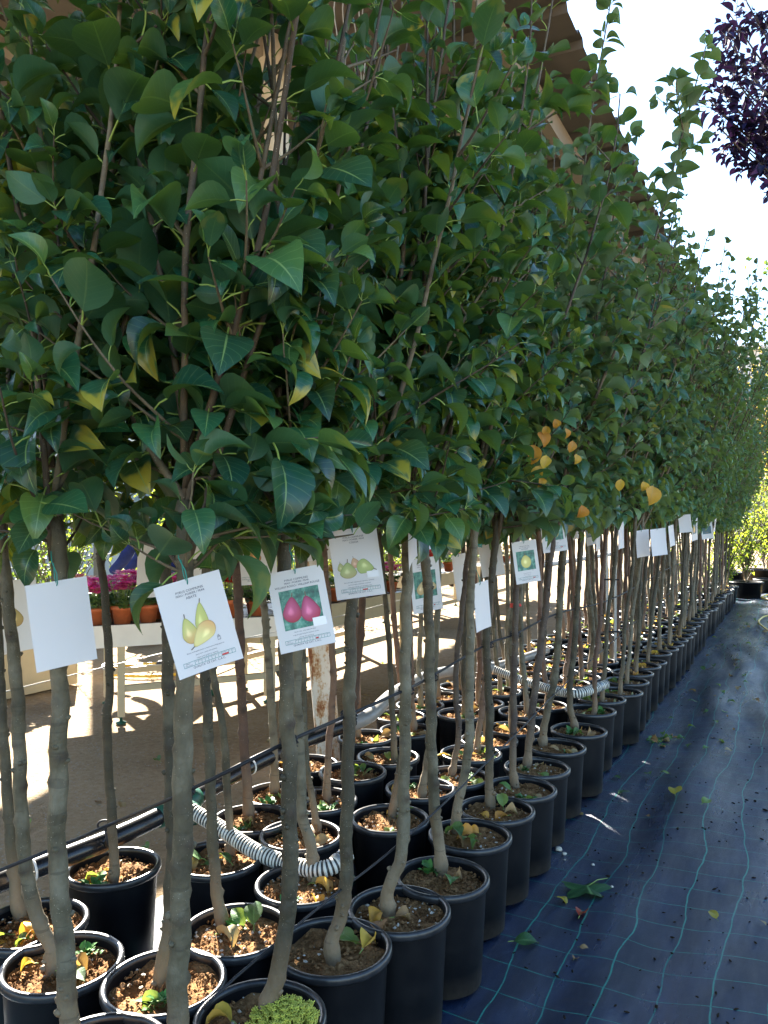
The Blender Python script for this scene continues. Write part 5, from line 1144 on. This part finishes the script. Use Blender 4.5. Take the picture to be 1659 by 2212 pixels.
# lobed leaf
mb = MB()
an = np.linspace(0, 2*math.pi, 44, endpoint=False); P = np.array([[0, 0, .02]] + [[.085*(1 + .22*math.cos(5*a) + .08*math.cos(15*a))*math.cos(a), .062*(1 + .22*math.cos(5*a) + .08*math.cos(15*a))*math.sin(a), .006 + .012*math.sin(3*a)] for a in an])
mb.add(P, [(0, i + 1, (i + 1) % 44 + 1) for i in range(44)], 0, np.stack([P[:, 0]*5 + .5, P[:, 1]*5 + .5], 1)); mb.tube([(0, 0, .018), (.05, .05, .02), (.10, .09, .008)], .0015, 5, 1)
p = onz(1269, 1916, .03); o = obj('fallen_leaf', mb, [M['leaf_green_fallen'], M['petiole']], loc=(p[0], p[1], mat_z(*sn(p)) + .004)); tag(o, 'crumpled green lobed leaf on the weed mat', 'leaf')
for (u, v) in [(1342,1673),(1449,1673),(1514,1745),(1395,1665),(1360,1700),(1517,1618),(1540,1560),(1565,1541)]: litter(onz(u, v, .04), LIT2[0], U(.045, .07), 'small green leaf scattered on the open mat', 'green leaves on the open mat')
for k in range(16): litter(onz(1430 + U(-28, 28), 1593 + U(-12, 12), .04), LIT[0 if k % 3 else 1], U(.05, .08), 'leaf of the small heap on the mat beside the rows', 'leaf heap on the mat', .6)
for k in range(55):
    s, n = U(2.8, 11), -.2 - abs(rng.normal(0, .30)); litter(W(s, n), [LIT[0], LIT2[0], LIT[1], LIT2[1], LIT[0]][k % 5], U(.04, .075), 'leaf fallen along the foot of the row of pots', 'leaves along the row of pots', .5)
for k in range(26):
    s, n = U(-.5, 7), U(-1.6, -.3); litter(W(s, n), [LIT[1], LIT2[1]][k % 2], U(.018, .035), 'tiny dry leaf scrap on the weed mat', 'dry leaf scraps on the mat', .4)
for (u, v, r) in [(1207, 1826, .016), (1219, 1834, .010), (1281, 1859, .007), (1220, 1846, .005), (1252, 1917, .006), (1322, 1916, .006)]:
    p = onz(u, v, .03); mb = MB(); mb.lathe([(0, -r*.5), (r*.8, -r*.35), (r, 0), (r*.75, r*.5), (0, r*.65)], 9); me = mb
    me.v[0] = me.v[0] * (1 + rng.normal(0, .10, (len(me.v[0]), 1))); o = obj('pebble', me, M['pumice'], loc=(p[0], p[1], mat_z(*sn(p)) + r*.45)); tag(o, 'pale pebble lying on the weed mat', 'pebble', 'pale pebbles on the mat')
mb = MB()
for k in range(900):
    s = U(-.8, 9); n = -.9 + .35*math.sin(s*.8 + 1) + rng.normal(0, .28) if k % 3 else U(-1.6, -.2); r = U(.001, .004) * (1.5 if k % 17 == 0 else 1); c_ = np.array([s, n, mat_z(s, n) + r*.4])
    a = U(0, 6.28); d = np.array([math.cos(a), math.sin(a), 0]) * r * U(1, 2.6); mb.tube([c_ - d, c_, c_ + d], [r*.5, r, r*.4], 5)
tag(obj('soil_crumb', mb, M['spill'], loc=P0, rotz=TH), 'dark crumbs of spilled soil scattered over the weed mat', 'soil', kind='stuff')
# fallen leaves on the sand
for k in range(40):
    s, n = U(-1.5, 6), U(1.25, 2.9); p = W(s, n); L = U(.04, .07); o = link('fallen_leaf', [LIT[1], LIT2[1], LIT[0]][k % 3], None, (p[0], p[1], .008)); o.scale = (L, L, L); o.rotation_euler = (U(-.4, .4), U(-.4, .4), U(0, 6.28)); tag(o, 'leaf lying on the sandy ground behind the trees', 'leaf', 'leaves on the sand')
